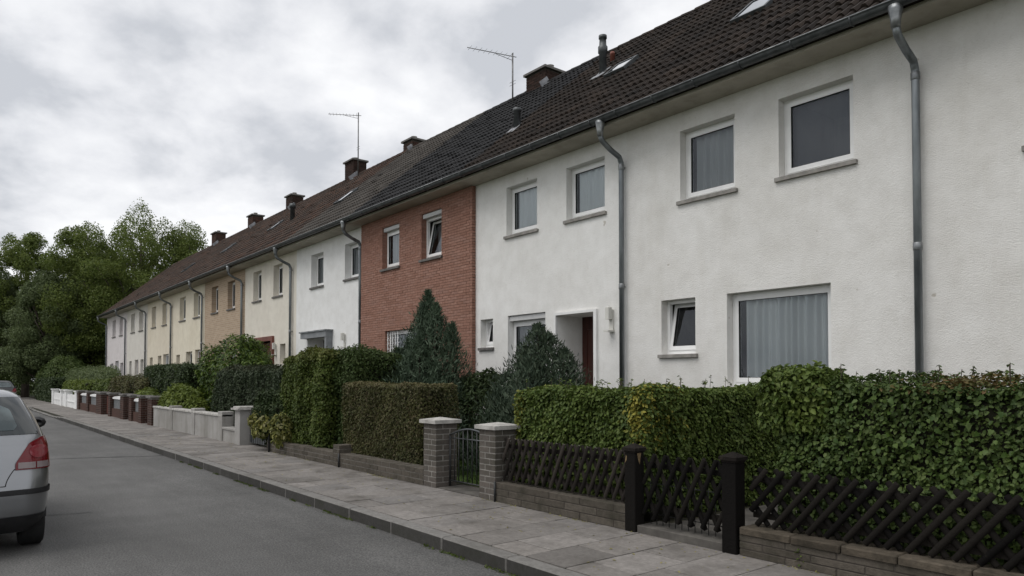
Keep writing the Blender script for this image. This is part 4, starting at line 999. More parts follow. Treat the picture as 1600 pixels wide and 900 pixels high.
def red_gate(xa, xb, label):
    t = thing('wooden_gate', ((xa + xb) / 2, YF + .2, PZ), label, 'gate', 'red wooden gates between piers'); n = 7
    for k in range(n):
        x = xa + (xb - xa) * k / n; m = MB(); m.box((x + .005, YF + .2, PZ + .05), (x + (xb - xa) / n - .005, YF + .225, .90)); m.build('plank', 'wood_red', t)
    m = MB(); m.box((xa, YF + .227, .3), (xb, YF + .25, .38)); m.build('rail', 'wood_red', t)
far_pier(-26.35, -25.75, 'dark red brick pier at the left end of the low white wall')
red_gate(-27.3, -26.42, 'red wooden gate nearest the low white wall')
grille(-28.9, -27.75, 'widest grey grille panel with white top, nearest the camera'); far_pier(-27.74, -27.32, 'brick pier right of the widest grille panel'); far_pier(-29.4, -28.92, 'brick pier left of the widest grille panel')
red_gate(-30.3, -29.45, 'red wooden gate between second and third pier pairs')
far_pier(-31.0, -30.35, 'broad brick pier between red gate and second grille panel'); grille(-33.0, -31.02, 'second grey grille panel with white top from the camera'); far_pier(-33.5, -33.05, 'brick pier left of the second grille panel')
red_gate(-35.0, -33.55, 'red wooden gate farthest from the camera')
far_pier(-36.4, -35.1, 'wide brick pier in the middle of the far grilles'); grille(-38.6, -36.5, 'third grey grille panel with white top from the camera'); far_pier(-39.1, -38.65, 'narrow brick pier between the two farthest grille panels')
grille(-41.4, -39.2, 'farthest grey grille panel beside the white wall'); far_pier(-42.0, -41.45, 'brick pier touching the right end of the far white wall')
t = thing('garden_wall', (-47.0, YF + .12, PZ), 'bright white panelled garden wall far down the pavement', 'garden wall')
m = MB(); m.box((-52.5, YF + .06, PZ - .03), (-42.1, YF + .22, .80)); m.build('wall', 'white_paint', t)
for xx in (-42.6, -46.4, -48.3, -52.2):
    m = MB(); m.box((xx - .32, YF, PZ - .03), (xx + .32, YF + .32, .98)); m.box((xx - .38, YF - .04, .98), (xx + .38, YF + .36, 1.04)); m.build('pillar', 'white_paint', t)
for xa in (-45.9, -51.6):
    m = MB(); m.box((xa, YF + .03, .42), (xa + 2.8, YF + .06, .47)); m.build('ledge', 'white_paint', t)

# ================================================================ PLANTS
def smooth_noise(p, f, seed):
    r = np.random.default_rng(seed); out = np.zeros(len(p))
    for k in range(6):
        d = r.normal(size=3); d /= np.linalg.norm(d); out += np.sin(p @ d * f * (1 + .45 * k) + r.uniform(0, 6.28)) / (1 + .5 * k)
    return out / 2.6
def leaf_verts(P, A, Nn, ln, wd, fold=.25, curl=.15):
    """P base points, A leaf axis, Nn leaf normal, ln lengths, wd widths -> six-vertex leaves, two quads each"""
    n = len(P); Sx = np.cross(A, Nn); Sx /= np.linalg.norm(Sx, axis=1, keepdims=True) + 1e-9
    L_ = ln[:, None]; W_ = wd[:, None]; up = Nn
    v = np.empty((n, 6, 3))
    v[:, 0] = P; v[:, 3] = P + A * L_ - up * L_ * curl
    v[:, 1] = P + A * L_ * .30 + Sx * W_ * .46 + up * W_ * fold; v[:, 2] = P + A * L_ * .70 + Sx * W_ * .40 + up * W_ * fold * .6 - up * L_ * curl * .4
    v[:, 5] = P + A * L_ * .30 - Sx * W_ * .46 + up * W_ * fold; v[:, 4] = P + A * L_ * .70 - Sx * W_ * .40 + up * W_ * fold * .6 - up * L_ * curl * .4
    b = (np.arange(n) * 6)[:, None]
    f = np.stack([b + np.array([0, 3, 2, 1]), b + np.array([0, 5, 4, 3])], 1).reshape(-1, 4)
    return v.reshape(-1, 3), f
LOBE = [(.0, .0), (-.02, .34), (.22, .26), (.30, .52), (.58, .30), (.66, .34), (1.0, .0), (.66, -.34), (.58, -.30), (.30, -.52), (.22, -.26), (-.02, -.34)]
def lobed_verts(P, A, Nn, ln, wd, fold=.2, curl=.15):
    n = len(P); Sx = np.cross(A, Nn); Sx /= np.linalg.norm(Sx, axis=1, keepdims=True) + 1e-9
    L_ = ln[:, None]; W_ = wd[:, None]; m = len(LOBE); v = np.empty((n, m + 1, 3)); v[:, m] = P + A * L_ * .38
    for i, (a, b) in enumerate(LOBE): v[:, i] = P + A * L_ * a + Sx * W_ * b + Nn * (W_ * abs(b) * fold - L_ * curl * a * a)
    b = (np.arange(n) * (m + 1))[:, None, None]; tri = np.array([[m, (i + 1) % m, i] for i in range(m)])[None]
    return v.reshape(-1, 3), (b + tri).reshape(-1, 3)
def quad_verts(P, A, Nn, ln, wd, fold=.0, curl=.0):
    n = len(P); Sx = np.cross(A, Nn); Sx /= np.linalg.norm(Sx, axis=1, keepdims=True) + 1e-9
    L_ = ln[:, None]; W_ = wd[:, None]; v = np.empty((n, 4, 3)); v[:, 0] = P; v[:, 1] = P + A * L_ * .5 + Sx * W_ * .5 + Nn * W_ * .2; v[:, 2] = P + A * L_; v[:, 3] = P + A * L_ * .5 - Sx * W_ * .5 + Nn * W_ * .2
    return v.reshape(-1, 3), np.arange(n * 4).reshape(n, 4)[:, ::-1].copy()
def unit(a): return a / (np.linalg.norm(a, axis=1, keepdims=True) + 1e-9)
def foliage(parent, P, O, size, mat, aspect=.62, spread=.7, droop=.6, tint=None, seed=1, upb=.35, name='foliage', axis=None, fold=.25, curl=.15, lobed=False, simple=False):
    r = np.random.default_rng(seed); n = len(P)
    Nn = unit(O + r.normal(size=(n, 3)) * spread + np.array([0, 0, upb]))
    A = axis if axis is not None else np.array([0, 0, -droop]) + O * .35 + r.normal(size=(n, 3)) * .7
    A = A - Nn * np.sum(A * Nn, 1, keepdims=True); A = unit(A)
    ln = size * r.uniform(.65, 1.3, n); v, f = (lobed_verts if lobed else quad_verts if simple or P[0, 0] < -22 else leaf_verts)(P, A, Nn, ln, ln * aspect * r.uniform(.8, 1.2, n), fold, curl)
    o = WL[parent.name]; tt = None if tint is None else np.repeat(tint, len(v) // n)
    me = fast_mesh(name, v - np.array(o), f, mat, True, tt); ob = bpy.data.objects.new(name, me); link(ob, parent, o); return tag(ob, kind='stuff')
def box_shell(n, x0, x1, y0, y1, z0, z1, seed, rnd=.12, bump=.05, depth=.10, wts=(1, .35, .8, .5, .9), topwave=.0):
    """points on a rounded, uneven box: front(-y), back, top, left(-x), right(+x)"""
    r = np.random.default_rng(seed); lx, ly, lz = x1 - x0, y1 - y0, z1 - z0
    ar = np.array([lx * lz * wts[0], lx * lz * wts[1], lx * ly * wts[2], ly * lz * wts[3], ly * lz * wts[4]]); fc = r.choice(5, n, p=ar / ar.sum())
    u, v = r.uniform(0, 1, n), r.uniform(0, 1, n); P = np.empty((n, 3))
    X_ = x0 + lx * u; Yy = y0 + ly * np.where((fc == 2) | (fc >= 3), v, 0); Zz = z0 + lz * np.where(fc == 2, 1, np.where(fc < 2, v, u))
    X_ = np.where(fc == 3, x0, np.where(fc == 4, x1, X_)); Yy = np.where(fc == 0, y0, np.where(fc == 1, y1, Yy))
    P = np.stack([X_, Yy, Zz], 1)
    lo = np.array([x0 + rnd, y0 + rnd, z0]); hi = np.array([x1 - rnd, y1 - rnd, z1 - rnd]); C = np.clip(P, lo, hi); O = P - C
    bad = np.linalg.norm(O, axis=1) < 1e-6; O[bad] = np.array([0, -1, 0]); O = unit(O); P = C + O * rnd
    k = smooth_noise(P, 3.2, seed) * bump + smooth_noise(P, 9, seed + 5) * bump * .5
    P = P + O * (k - np.abs(r.normal(size=n)) * depth)[:, None] ** 1
    if topwave: P[:, 2] += np.clip((P[:, 2] - z0) / lz, 0, 1) ** 3 * smooth_noise(P * np.array([1, 1, 0]), 2.2, seed + 9) * topwave
    return P, O
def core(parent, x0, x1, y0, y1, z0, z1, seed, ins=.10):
    m = MB(); m.box((x0 + ins, y0 + ins, z0), (x1 - ins, y1 - ins, z1 - ins), 0, .06); m.build('shade_core', 'hedge_core_shade', parent)  # solid dark box standing in for the shaded inside of the hedge
def sprigs(parent, pts, mat, size, seed, hgt=.10):
    """single shoots standing out of the clipped top"""
    r = np.random.default_rng(seed); P = []; O = []; Ax = []; tw = MB()
    for (x, y, z) in pts:
        h = hgt * r.uniform(.5, 1.5); lean = r.normal(size=2) * .25; tw.tube([(x, y, z - .08), (x + lean[0] * h, y + lean[1] * h, z + h)], .0035, 4)
        for k in range(r.integers(4, 8)):
            t = r.uniform(.3, 1.05); a = r.uniform(0, 6.28); P.append((x + lean[0] * h * t, y + lean[1] * h * t, z + h * t)); O.append((math.cos(a) * .4, math.sin(a) * .4, 1)); Ax.append((math.cos(a), math.sin(a), .35))
    tw.build('shoots', 'bark', parent, kind='stuff'); foliage(parent, np.array(P), unit(np.array(O)), size, mat, seed=seed + 1, axis=np.array(Ax), name='shoot_leaves', spread=.3)
def hedge(name, x0, x1, y0, y1, z0, z1, label, mat, n, size, seed, cat='hedge', rnd=.12, bump=.05, depth=.08, tintf=None, aspect=.62, spread=.7, topwave=.04, ins=.10, wts=(1, .25, .9, .5, .9), spr=0, **k):
    t = thing(name, ((x0 + x1) / 2, (y0 + y1) / 2, PZ), label, cat)
    P, O = box_shell(n, x0, x1, y0, y1, z0, z1, seed, rnd, bump, depth, wts, topwave)
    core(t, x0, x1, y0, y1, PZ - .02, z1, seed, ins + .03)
    foliage(t, P, O, size, mat, aspect, spread, seed=seed + 3, tint=tintf(P) if tintf is not None else np.zeros(len(P)), **k)
    if spr:
        r = np.random.default_rng(seed); sprigs(t, [(r.uniform(x0 + .1, x1 - .1), r.uniform(y0 + .08, y1 - .08), z1 - .02) for _ in range(spr)], mat, size * .8, seed + 7)
    return t
ru = lambda P, s: np.random.default_rng(s).uniform(0, 1, len(P))
def patch(cx, cz, rx, rz, s, amt=1.0):
    def f(P):
        d = ((P[:, 0] - cx) / rx) ** 2 + ((P[:, 2] - cz) / rz) ** 2; return np.where(ru(P, s) < np.exp(-d) * 1.1, amt * ru(P, s + 1) ** .4, 0.0)
    return f
def toptint(z, s, amt=.6, w_=.1):
    def f(P): return np.clip((P[:, 2] - z) / w_, 0, 1) * amt * ru(P, s)
    return f

# nearest hedge (maple leaves), beech hedge, and the hedge along the path
def nt(P): return 0 * P[:, 0] + patch(-2.05, 1.64, .34, .06, 31, .8)(P) * .8
hN = hedge('hedge', -3.55, 2.0, YF + .30, YF + 1.15, .30, 1.66, 'large leaved green hedge behind the nearest lattice fence', 'leaf_maple', 58000, .037, 11, rnd=.12, bump=.08, depth=.085, tintf=nt, aspect=.78, topwave=.05, spr=60, spread=.6, ins=.11, upb=1.0)
P, O = box_shell(6500, -3.66, -3.0, YF + .30, YF + 1.0, 1.20, 1.74, 15, .2, .09, .10); foliage(hN, P, O, .052, 'leaf_beech', .6, .75, seed=16, tint=np.zeros(len(P)), upb=.55)
P, O = box_shell(6000, -3.58, 2.0, YF + .28, YF + 1.15, .35, 1.64, 12, .16, .13, .05); r_ = np.random.default_rng(5)
idx = [i for i in range(len(P)) if P[i, 1] < YF + .42 and -3.4 < P[i, 0] < -1.0 and .6 < P[i, 2] < 1.6][:280]
leaf_mes = []
for q, (ln_, cu) in enumerate(((.042, .25), (.036, .1), (.050, .35))):
    lv, lf = lobed_verts(np.array([[0, 0, 0.]]), np.array([[0, 0, -1.]]), np.array([[0, -1., 0]]), np.array([ln_]), np.array([ln_ * .95]), .22, cu)
    leaf_mes.append(fast_mesh('leaf', lv, lf, 'leaf_near', True, np.zeros(13)))
for i in idx: inst('leaf', leaf_mes[r_.integers(3)], hN, tuple(P[i] + O[i] * .015), (-abs(r_.normal() * .4) - .5, r_.normal() * .7, r_.normal() * .7), (1, 1, r_.uniform(.75, 1.15)))
def mt(P): return np.maximum(patch(-5.12, 1.28, .12, .30, 41, 1.0)(P), patch(-7.2, 1.2, .12, .4, 43, .5)(P))
hedge('hedge', -7.24, -4.95, YF + .32, YF + .95, .28, 1.53, 'bright beech hedge behind the lattice fence with a yellow patch', 'leaf_beech', 34000, .044, 21, rnd=.11, bump=.06, depth=.085, ins=.13, upb=1.0, tintf=mt, aspect=.68, spr=26)
hedge('hedge', -5.75, -4.98, YF + .97, YH - .25, .15, 1.56, 'beech hedge running along the path behind the lattice gate', 'leaf_beech', 26000, .044, 23, rnd=.10, bump=.06, depth=.085, ins=.13, upb=1.0, aspect=.66, wts=(.2, .1, .9, .2, 1.3), spr=14)
# square privet hedge, tall olive hedge and its dark neighbour
hedge('hedge', -12.05, -9.35, YF + .22, YF + .98, .30, 1.585, 'square clipped brownish green hedge left of the brick gate pier', 'leaf_privet', 34000, .042, 25, rnd=.10, bump=.035, depth=.065, ins=.12, upb=.8, tintf=toptint(1.5, 3, .7, .08), aspect=.42, topwave=.01)
hedge('hedge', -14.95, -12.75, YF + .16, YF + .95, .34, 2.18, 'tall olive green hedge above the low brick wall', 'leaf_olive', 26000, .052, 27, rnd=.16, bump=.11, depth=.10, ins=.16, upb=.9, tintf=toptint(1.95, 5, .8, .2), aspect=.6, topwave=.08)
hedge('shrub', -13.75, -12.30, YF + .45, YF + 1.75, .15, 2.20, 'dark green shrub between the tall olive hedge and the conifer', 'leaf_green', 26000, .048, 29, 'shrub', rnd=.22, bump=.12, depth=.10, aspect=.55, topwave=.1, spr=30)
hedge('hedge', -21.0, -16.0, YF + .55, YF + 1.4, .15, 1.95, 'dark bluish hedge behind the white gate post', 'leaf_bluegrey', 24000, .065, 31, rnd=.22, bump=.09, tintf=toptint(1.8, 7, .4, .12), aspect=.55)
hedge('hedge', -31.6, -25.4, YF + .9, YF + 1.8, .15, 2.14, 'dark flat-topped hedge in front of the yellow and beige houses', 'leaf_dark', 22000, .085, 33, rnd=.15, bump=.08, aspect=.6)
hedge('hedge', -36.9, -30.2, YF + .55, YF + 1.35, .15, 1.72, 'brown-green rounded hedge behind the brick piers', 'leaf_privet', 18000, .09, 35, rnd=.3, bump=.12, aspect=.5)
hedge('shrub', -42.0, -37.4, YF + .6, YF + 1.6, .15, 1.62, 'olive shrub behind the far grille panels', 'leaf_olive', 10000, .10, 37, 'shrub', rnd=.4, bump=.16, aspect=.5)
hedge('shrub', -51.2, -43.4, YF + .45, YF + 1.6, .15, 1.55, 'yellow-green low shrub above the far white wall', 'leaf_lime', 12000, .11, 39, 'shrub', rnd=.4, bump=.18, aspect=.5)
hedge('hedge', -64.0, -55.2, YF + .2, YF + 1.2, .1, 1.70, 'dark trimmed hedge at the far end of the pavement', 'leaf_dark', 14000, .12, 40, rnd=.15, bump=.06, aspect=.55)

def blob(n, c, rad, seed, depth=.12, bump=.12):
    r = np.random.default_rng(seed); O = unit(r.normal(size=(n, 3))); P = np.array(c) + O * np.array(rad) * (1 + smooth_noise(O * 3, 2.2, seed)[:, None] * bump - (np.abs(r.normal(size=n)) * depth)[:, None]); return P, O
def shrub(name, c, rad, n, size, mat, label, seed, cat='shrub', aspect=.5, cl=0, bump=.15, spread=.7, upb=.35, **k):
    t = thing(name, (c[0], c[1], PZ), label, cat); P, O = blob(n, c, rad, seed, bump=bump)
    if cl:
        r = np.random.default_rng(seed); PP, OO = [P], [O]
        for q in range(cl):
            d = unit(r.normal(size=(1, 3)))[0]; d[2] = abs(d[2]); cc = np.array(c) + d * np.array(rad) * .85; p2, o2 = blob(n // (2 * cl), cc, np.array(rad) * r.uniform(.22, .36), seed + q); PP.append(p2); OO.append(o2)
        P, O = np.concatenate(PP), np.concatenate(OO)
    keep = P[:, 2] > PZ + .02; P, O = P[keep], O[keep]
    foliage(t, P, O, size, mat, aspect, spread, seed=seed + 1, tint=np.zeros(len(P)), upb=upb, **k)
    m = MB(); r = np.random.default_rng(seed)
    for q in range(5):
        a = r.uniform(0, 6.28); m.tube([(c[0] + .05 * math.cos(a), c[1] + .05 * math.sin(a), PZ - .03), (c[0] + rad[0] * .3 * math.cos(a), c[1] + rad[1] * .3 * math.sin(a), c[2]), (c[0] + rad[0] * .6 * math.cos(a), c[1] + rad[1] * .6 * math.sin(a), c[2] + rad[2] * .5)], [.03, .02, .01], 6)
    m.build('stems', 'bark', t); return t
shrub('laurel_bush', (-24.0, 7.6, 1.65), (1.65, 1.0, 1.42), 9000, .14, 'leaf_laurel', 'glossy bright green laurel in front of the cream house', 51, cl=14, aspect=.36, upb=.7, spread=.5)
tE = shrub('variegated_shrub', (-15.3, YF + .22, .85), (.75, .40, .58), 5000, .075, 'leaf_dark', 'spreading shrub with yellow variegated leaves beside the dark gate', 53, cl=6, aspect=.5)
P, O = blob(900, (-15.25, YF - .02, .70), (.55, .26, .30), 54); foliage(tE, P, O, .095, 'leaf_yellow', .5, .6, seed=55, tint=np.zeros(len(P)))
P, O = blob(420, (-14.35, YF + .0, .62), (.26, .2, .34), 56); foliage(tE, P, O, .085, 'leaf_yellow', .5, .6, seed=57, tint=np.zeros(len(P)))
shrub('lime_bush', (-24.8, 6.15, .75), (1.7, .55, .66), 5000, .13, 'leaf_lime', 'lime green rounded bush behind the low white wall', 58, cl=8, aspect=.4)
shrub('lime_bush', (-29.0, 6.05, .70), (.9, .45, .60), 2500, .12, 'leaf_lime', 'small lime green bush behind the nearest brick piers', 59, cl=5, aspect=.4)
shrub('garden_shrub', (-11.2, 8.1, .95), (.85, .6, .85), 7000, .085, 'leaf_dark', 'low dark green shrub between the two conifers', 60, cl=8, aspect=.4)
shrub('far_shrub', (-52.0, 7.6, 1.2), (7.5, 1.2, 1.25), 14000, .16, 'leaf_tree_grey', 'wide grey-green shrub before the far end house', 61, cl=14, aspect=.4)
shrub('far_shrub', (-62.5, 7.2, 1.6), (3.2, 1.5, 1.7), 9000, .18, 'leaf_tree_dark', 'dark shrub past the far end of the terrace', 62, cl=10, aspect=.4)

def conifer(label, spires, n, mat, seed, x, y, blade=.13, wd=.16, pa=1.35, pb=.95):
    t = thing('conifer', (x, y, PZ), label, 'conifer'); r = np.random.default_rng(seed); PP, AA, OO = [], [], []
    tot = sum(s[3] * s[2] for s in spires); m = MB()
    for (sx, sy, sz, sr) in spires:                         # each spire: offset x, y, height, radius
        k = int(n * sz * sr / tot); z = PZ + .05 + (sz - .05) * r.uniform(0, 1, k) ** 1.25; a = r.uniform(0, 6.28, k)
        prof = sr * np.clip(1 - ((z - PZ) / sz) ** pa, .0, 1) ** pb * (1 + .30 * np.sin(3 * a + sx * 9 + z * 2.1) + .22 * np.sin(7 * a + z * 6) + .15 * np.sin(11 * a - z * 9)) * np.where(r.uniform(0, 1, k) < .1, 1.28, 1)
        rad = prof * (1 - np.abs(r.normal(size=k)) * .25).clip(.1, 1)
        O = np.stack([np.cos(a), np.sin(a), np.zeros(k)], 1); P = np.stack([x + sx + rad * O[:, 0], y + sy + rad * O[:, 1], z], 1)
        PP.append(P); OO.append(O); AA.append(unit(O * .55 + np.array([0, 0, .85]) + r.normal(size=(k, 3)) * .28))
        m.tube([(x + sx * .3, y + sy * .3, PZ - .04), (x + sx * .8, y + sy * .8, PZ + sz * .5), (x + sx, y + sy, PZ + sz * .97)], [.06, .03, .006], 7)
    m.build('trunk', 'bark', t); P, O, A = map(np.concatenate, (PP, OO, AA))
    foliage(t, P, O, blade, mat, wd, .6, seed=seed + 1, tint=np.zeros(len(P)), axis=A, fold=.1, curl=-.05, upb=.2)
conifer('tall blue-green conifer with several pointed tops before the red brick house', [(0, 0, 3.25, .78), (-.34, .1, 3.02, .74), (.44, -.1, 2.95, .78), (.86, .0, 2.55, .60), (-.72, 0, 2.3, .70), (.4, -.45, 2.3, .8), (-.3, -.5, 2.1, .85), (.75, -.3, 1.7, .65), (-.9, -.3, 1.6, .6)], 52000, 'leaf_conifer', 71, -12.2, 7.6, .10, .17, 1.5, .85)
conifer('dark rounded conifer in front of the porch and shuttered window', [(0, 0, 2.36, .78), (.25, 0, 2.20, .74), (.55, .05, 1.95, .62), (-.3, 0, 2.02, .70), (-.65, -.1, 1.62, .58), (.2, -.35, 1.8, .78), (.8, 0, 1.55, .45), (-.9, -.1, 1.25, .45)], 38000, 'leaf_juniper', 73, -8.6, 7.4, .085, .19, 2.0, .75)

# lawn glimpsed through the iron gate
r = np.random.default_rng(81); n = 9000
P = np.stack([r.uniform(-12.5, -7.6, n), r.uniform(YF + .6, 8.6, n), np.full(n, PZ - .004)], 1); O = unit(r.normal(size=(n, 3)) * np.array([1, 1, .1])); A = unit(np.array([0, 0, 1.]) + r.normal(size=(n, 3)) * .35)
lg = thing('lawn_patch', (-10, 7, PZ), 'short green lawn seen through the arched iron gate', 'lawn'); lg['kind'] = 'stuff'
m = MB(); m.box((-12.6, YF + .55, PZ - .03), (-7.55, 8.65, PZ + .012)); m.build('turf', 'turf', lg)
P[:, 2] = PZ + .008
foliage(lg, P, O, .055, 'grass', .12, .2, seed=82, tint=np.zeros(n), axis=A, fold=.05, upb=0, name='grass_blades')
# moss and weeds in the gutter and along the wall foot
n = 2600; xx = -r.uniform(1.5, 16, n) ; clump = (np.sin(xx * 2.1) + np.sin(xx * 5.3 + 1) + np.sin(xx * 11)) > .3
xx = xx[clump]; n = len(xx); P = np.stack([xx, YK - .012 - np.abs(r.normal(size=n)) * .018, np.full(n, -.008)], 1); O = unit(r.normal(size=(n, 3)))
mo = thing('gutter_weeds', (-8, YK - .02, 0), 'sparse moss and weeds along the foot of the kerb', 'weeds'); mo['kind'] = 'stuff'
foliage(mo, P, O, .022, 'leaf_olive', .5, .6, seed=84, tint=np.zeros(n), axis=unit(np.array([0, 0, .7]) + r.normal(size=(n, 3)) * .6), name='weed_leaves')
n = 2200; xx = -r.uniform(1.5, 15, n); clump = (np.sin(xx * 1.7) + np.sin(xx * 4.3 + 1)) > .5; xx = xx[clump]; n = len(xx)
P = np.stack([xx, YF - .006 - np.abs(r.normal(size=n)) * .02, np.full(n, PZ)], 1)
m2 = thing('wall_foot_litter', (-8, YF - .02, PZ), 'dry leaf litter along the foot of the garden walls', 'leaf litter'); m2['kind'] = 'stuff'
foliage(m2, P, unit(r.normal(size=(n, 3)) + np.array([0, 0, 1])), .02, 'leaf_yellow', .5, .6, seed=86, tint=np.full(n, .3), name='litter_leaves')
n = 420; P = np.stack([-r.uniform(1.5, 22, n), YK + .1 + r.uniform(0, 1, n) ** .6 * (YF - YK - .1), np.full(n, PZ + .004)], 1)
fl_ = thing('fallen_leaves', (-9, 4.7, PZ), 'small dry leaves and bits scattered on the pavement', 'leaf litter'); fl_['kind'] = 'stuff'
foliage(fl_, P, unit(r.normal(size=(n, 3)) * .25 + np.array([0, 0, 1.])), .028, 'leaf_yellow', .5, .2, seed=90, tint=np.full(n, .5), upb=1, name='fallen_leaf_bits', axis=unit(r.normal(size=(n, 3)) * np.array([1, 1, .1])))
wx, wy = onZ(1252, 888, PZ)
wd_ = thing('weed', (wx, wy, PZ), 'small green weed growing at the foot of the nearest wall', 'weed')
P = []; O = []; A = []; m = MB(); m.tube([(wx, wy, PZ - .01), (wx + .008, wy, PZ + .15)], .003, 5); m.build('stem', 'leaf_beech', wd_)
for k in range(16):
    a = k * 2.4; z = PZ + .012 + .0095 * k; P.append((wx, wy, z)); O.append((0, 0, 1)); A.append((math.cos(a), math.sin(a), .5))
foliage(wd_, np.array(P), np.array(O, float), .05, 'leaf_beech', .5, .2, seed=88, tint=np.zeros(16), axis=unit(np.array(A)), name='leaves')

# ---------------------------------------------------------------- trees past the end of the terrace
def tree(label, x, y, h, rad, zlow, mat, seed, clumps=70, per=760, size=.15, name='tree'):
    t = thing(name, (x, y, -.05), label, 'tree', 'trees past the end of the terrace'); r = np.random.default_rng(seed)
    cz, rz = (h + zlow) / 2, (h - zlow) / 2; PP, OO = [], []; m = MB()
    m.tube([(x, y, -.1), (x + .1, y, h * .25), (x - .1, y + .1, h * .55), (x, y, h * .85)], [.32 * h / 14, .25 * h / 14, .16 * h / 14, .04], 9)
    for k in range(clumps):
        d = unit(r.normal(size=(1, 3)))[0]; f = r.uniform(.35, 1.0) ** .6
        sh = 1 - .35 * max(0, d[2]) ** 2
        c = np.array([x + d[0] * rad * f * sh, y + d[1] * rad * f * sh, cz + d[2] * rz * f]); cr_ = rad * r.uniform(.18, .32) * (1.0 if d[2] < .3 else .8)
        zs = 1.0 if d[2] < .3 else r.uniform(1.05, 1.9)
        n = int(per * r.uniform(.6, 1.3)); O = unit(r.normal(size=(n, 3))); rr = r.uniform(.3, 1.05, n) ** .5
        tp = np.where(O[:, 2] > 0, 1 - .45 * O[:, 2] * (zs > 1.05), 1)
        P = c + O * rr[:, None] * cr_ * np.stack([tp, tp, np.full(n, .75 * zs)], 1); PP.append(P); OO.append(O)
        if k % 3 == 0:
            b = np.array([x, y, zlow * .7 + (c[2] - zlow) * .55]); m.tube([b, (b + c) / 2 + np.array([0, 0, -.2]), c], [.09, .055, .02], 5)
    m.build('trunk', 'bark', t); P, O = np.concatenate(PP), np.concatenate(OO)
    keep = P[:, 2] > .1; P, O = P[keep], O[keep]
    foliage(t, P, O, size, mat, .6, .9, seed=seed + 1, tint=np.clip(r.normal(.0, .25, len(P)), 0, .6), name='crown', droop=.3)
tree('tall bright green tree rising behind the last house', -64, 12.6, 15.6, 5.0, 2.5, 'leaf_tree', 91, 110)
tree('green tree just behind the roof of the last houses', -63, 16.8, 14.4, 4.4, 3, 'leaf_tree', 92, 85)
tree('mid green tree left of the tallest tree', -66, 9.6, 14.2, 4.2, 1.5, 'leaf_tree', 93, 100)
tree('dark rounded tree at the left edge, second from the street', -72, 5.6, 14.0, 3.3, 4, 'leaf_tree', 94, 70)
tree('grey-green lower tree in front of the dark left tree', -66, 6.6, 10.4, 3.3, .5, 'leaf_tree_grey', 95, 80)
tree('dark tree filling the left edge beside the road', -74, 2.8, 11.8, 3.8, .6, 'leaf_tree_grey', 96, 80)
tree('dark tree overhanging the far pavement', -68, 8.6, 8.5, 3.0, .4, 'leaf_tree_dark', 97, 60)
tree('broad dark tree closing the far end of the road', -92, 3.0, 12.0, 6.0, .5, 'leaf_tree_dark', 98, 90, size=.32)
tree('small tree peeping over the roof ridge behind the chimney', -57, 21.5, 14.1, 2.6, 4, 'leaf_tree', 99, 45)
tree('dense dark tree behind the lower trees at the row end', -78, 12.0, 13.0, 5.0, .5, 'leaf_tree_dark', 100, 80, size=.3)

tree('wide dark tree across the road at the far left', -104, -6.0, 13.0, 7.0, .4, 'leaf_tree_dark', 101, 90, size=.34)
shrub('far_shrub', (-84, 4.6, 1.7), (3.0, 4.5, 2.2), 9000, .24, 'leaf_tree_dark', 'dark bushy mass closing the street at its far end', 63, cl=10, aspect=.4)
shrub('far_shrub', (-112, 4.0, 3.0), (5.0, 12, 3.6), 12000, .34, 'leaf_tree_dark', 'farthest dark thicket behind the black car', 64, cl=10, aspect=.4)

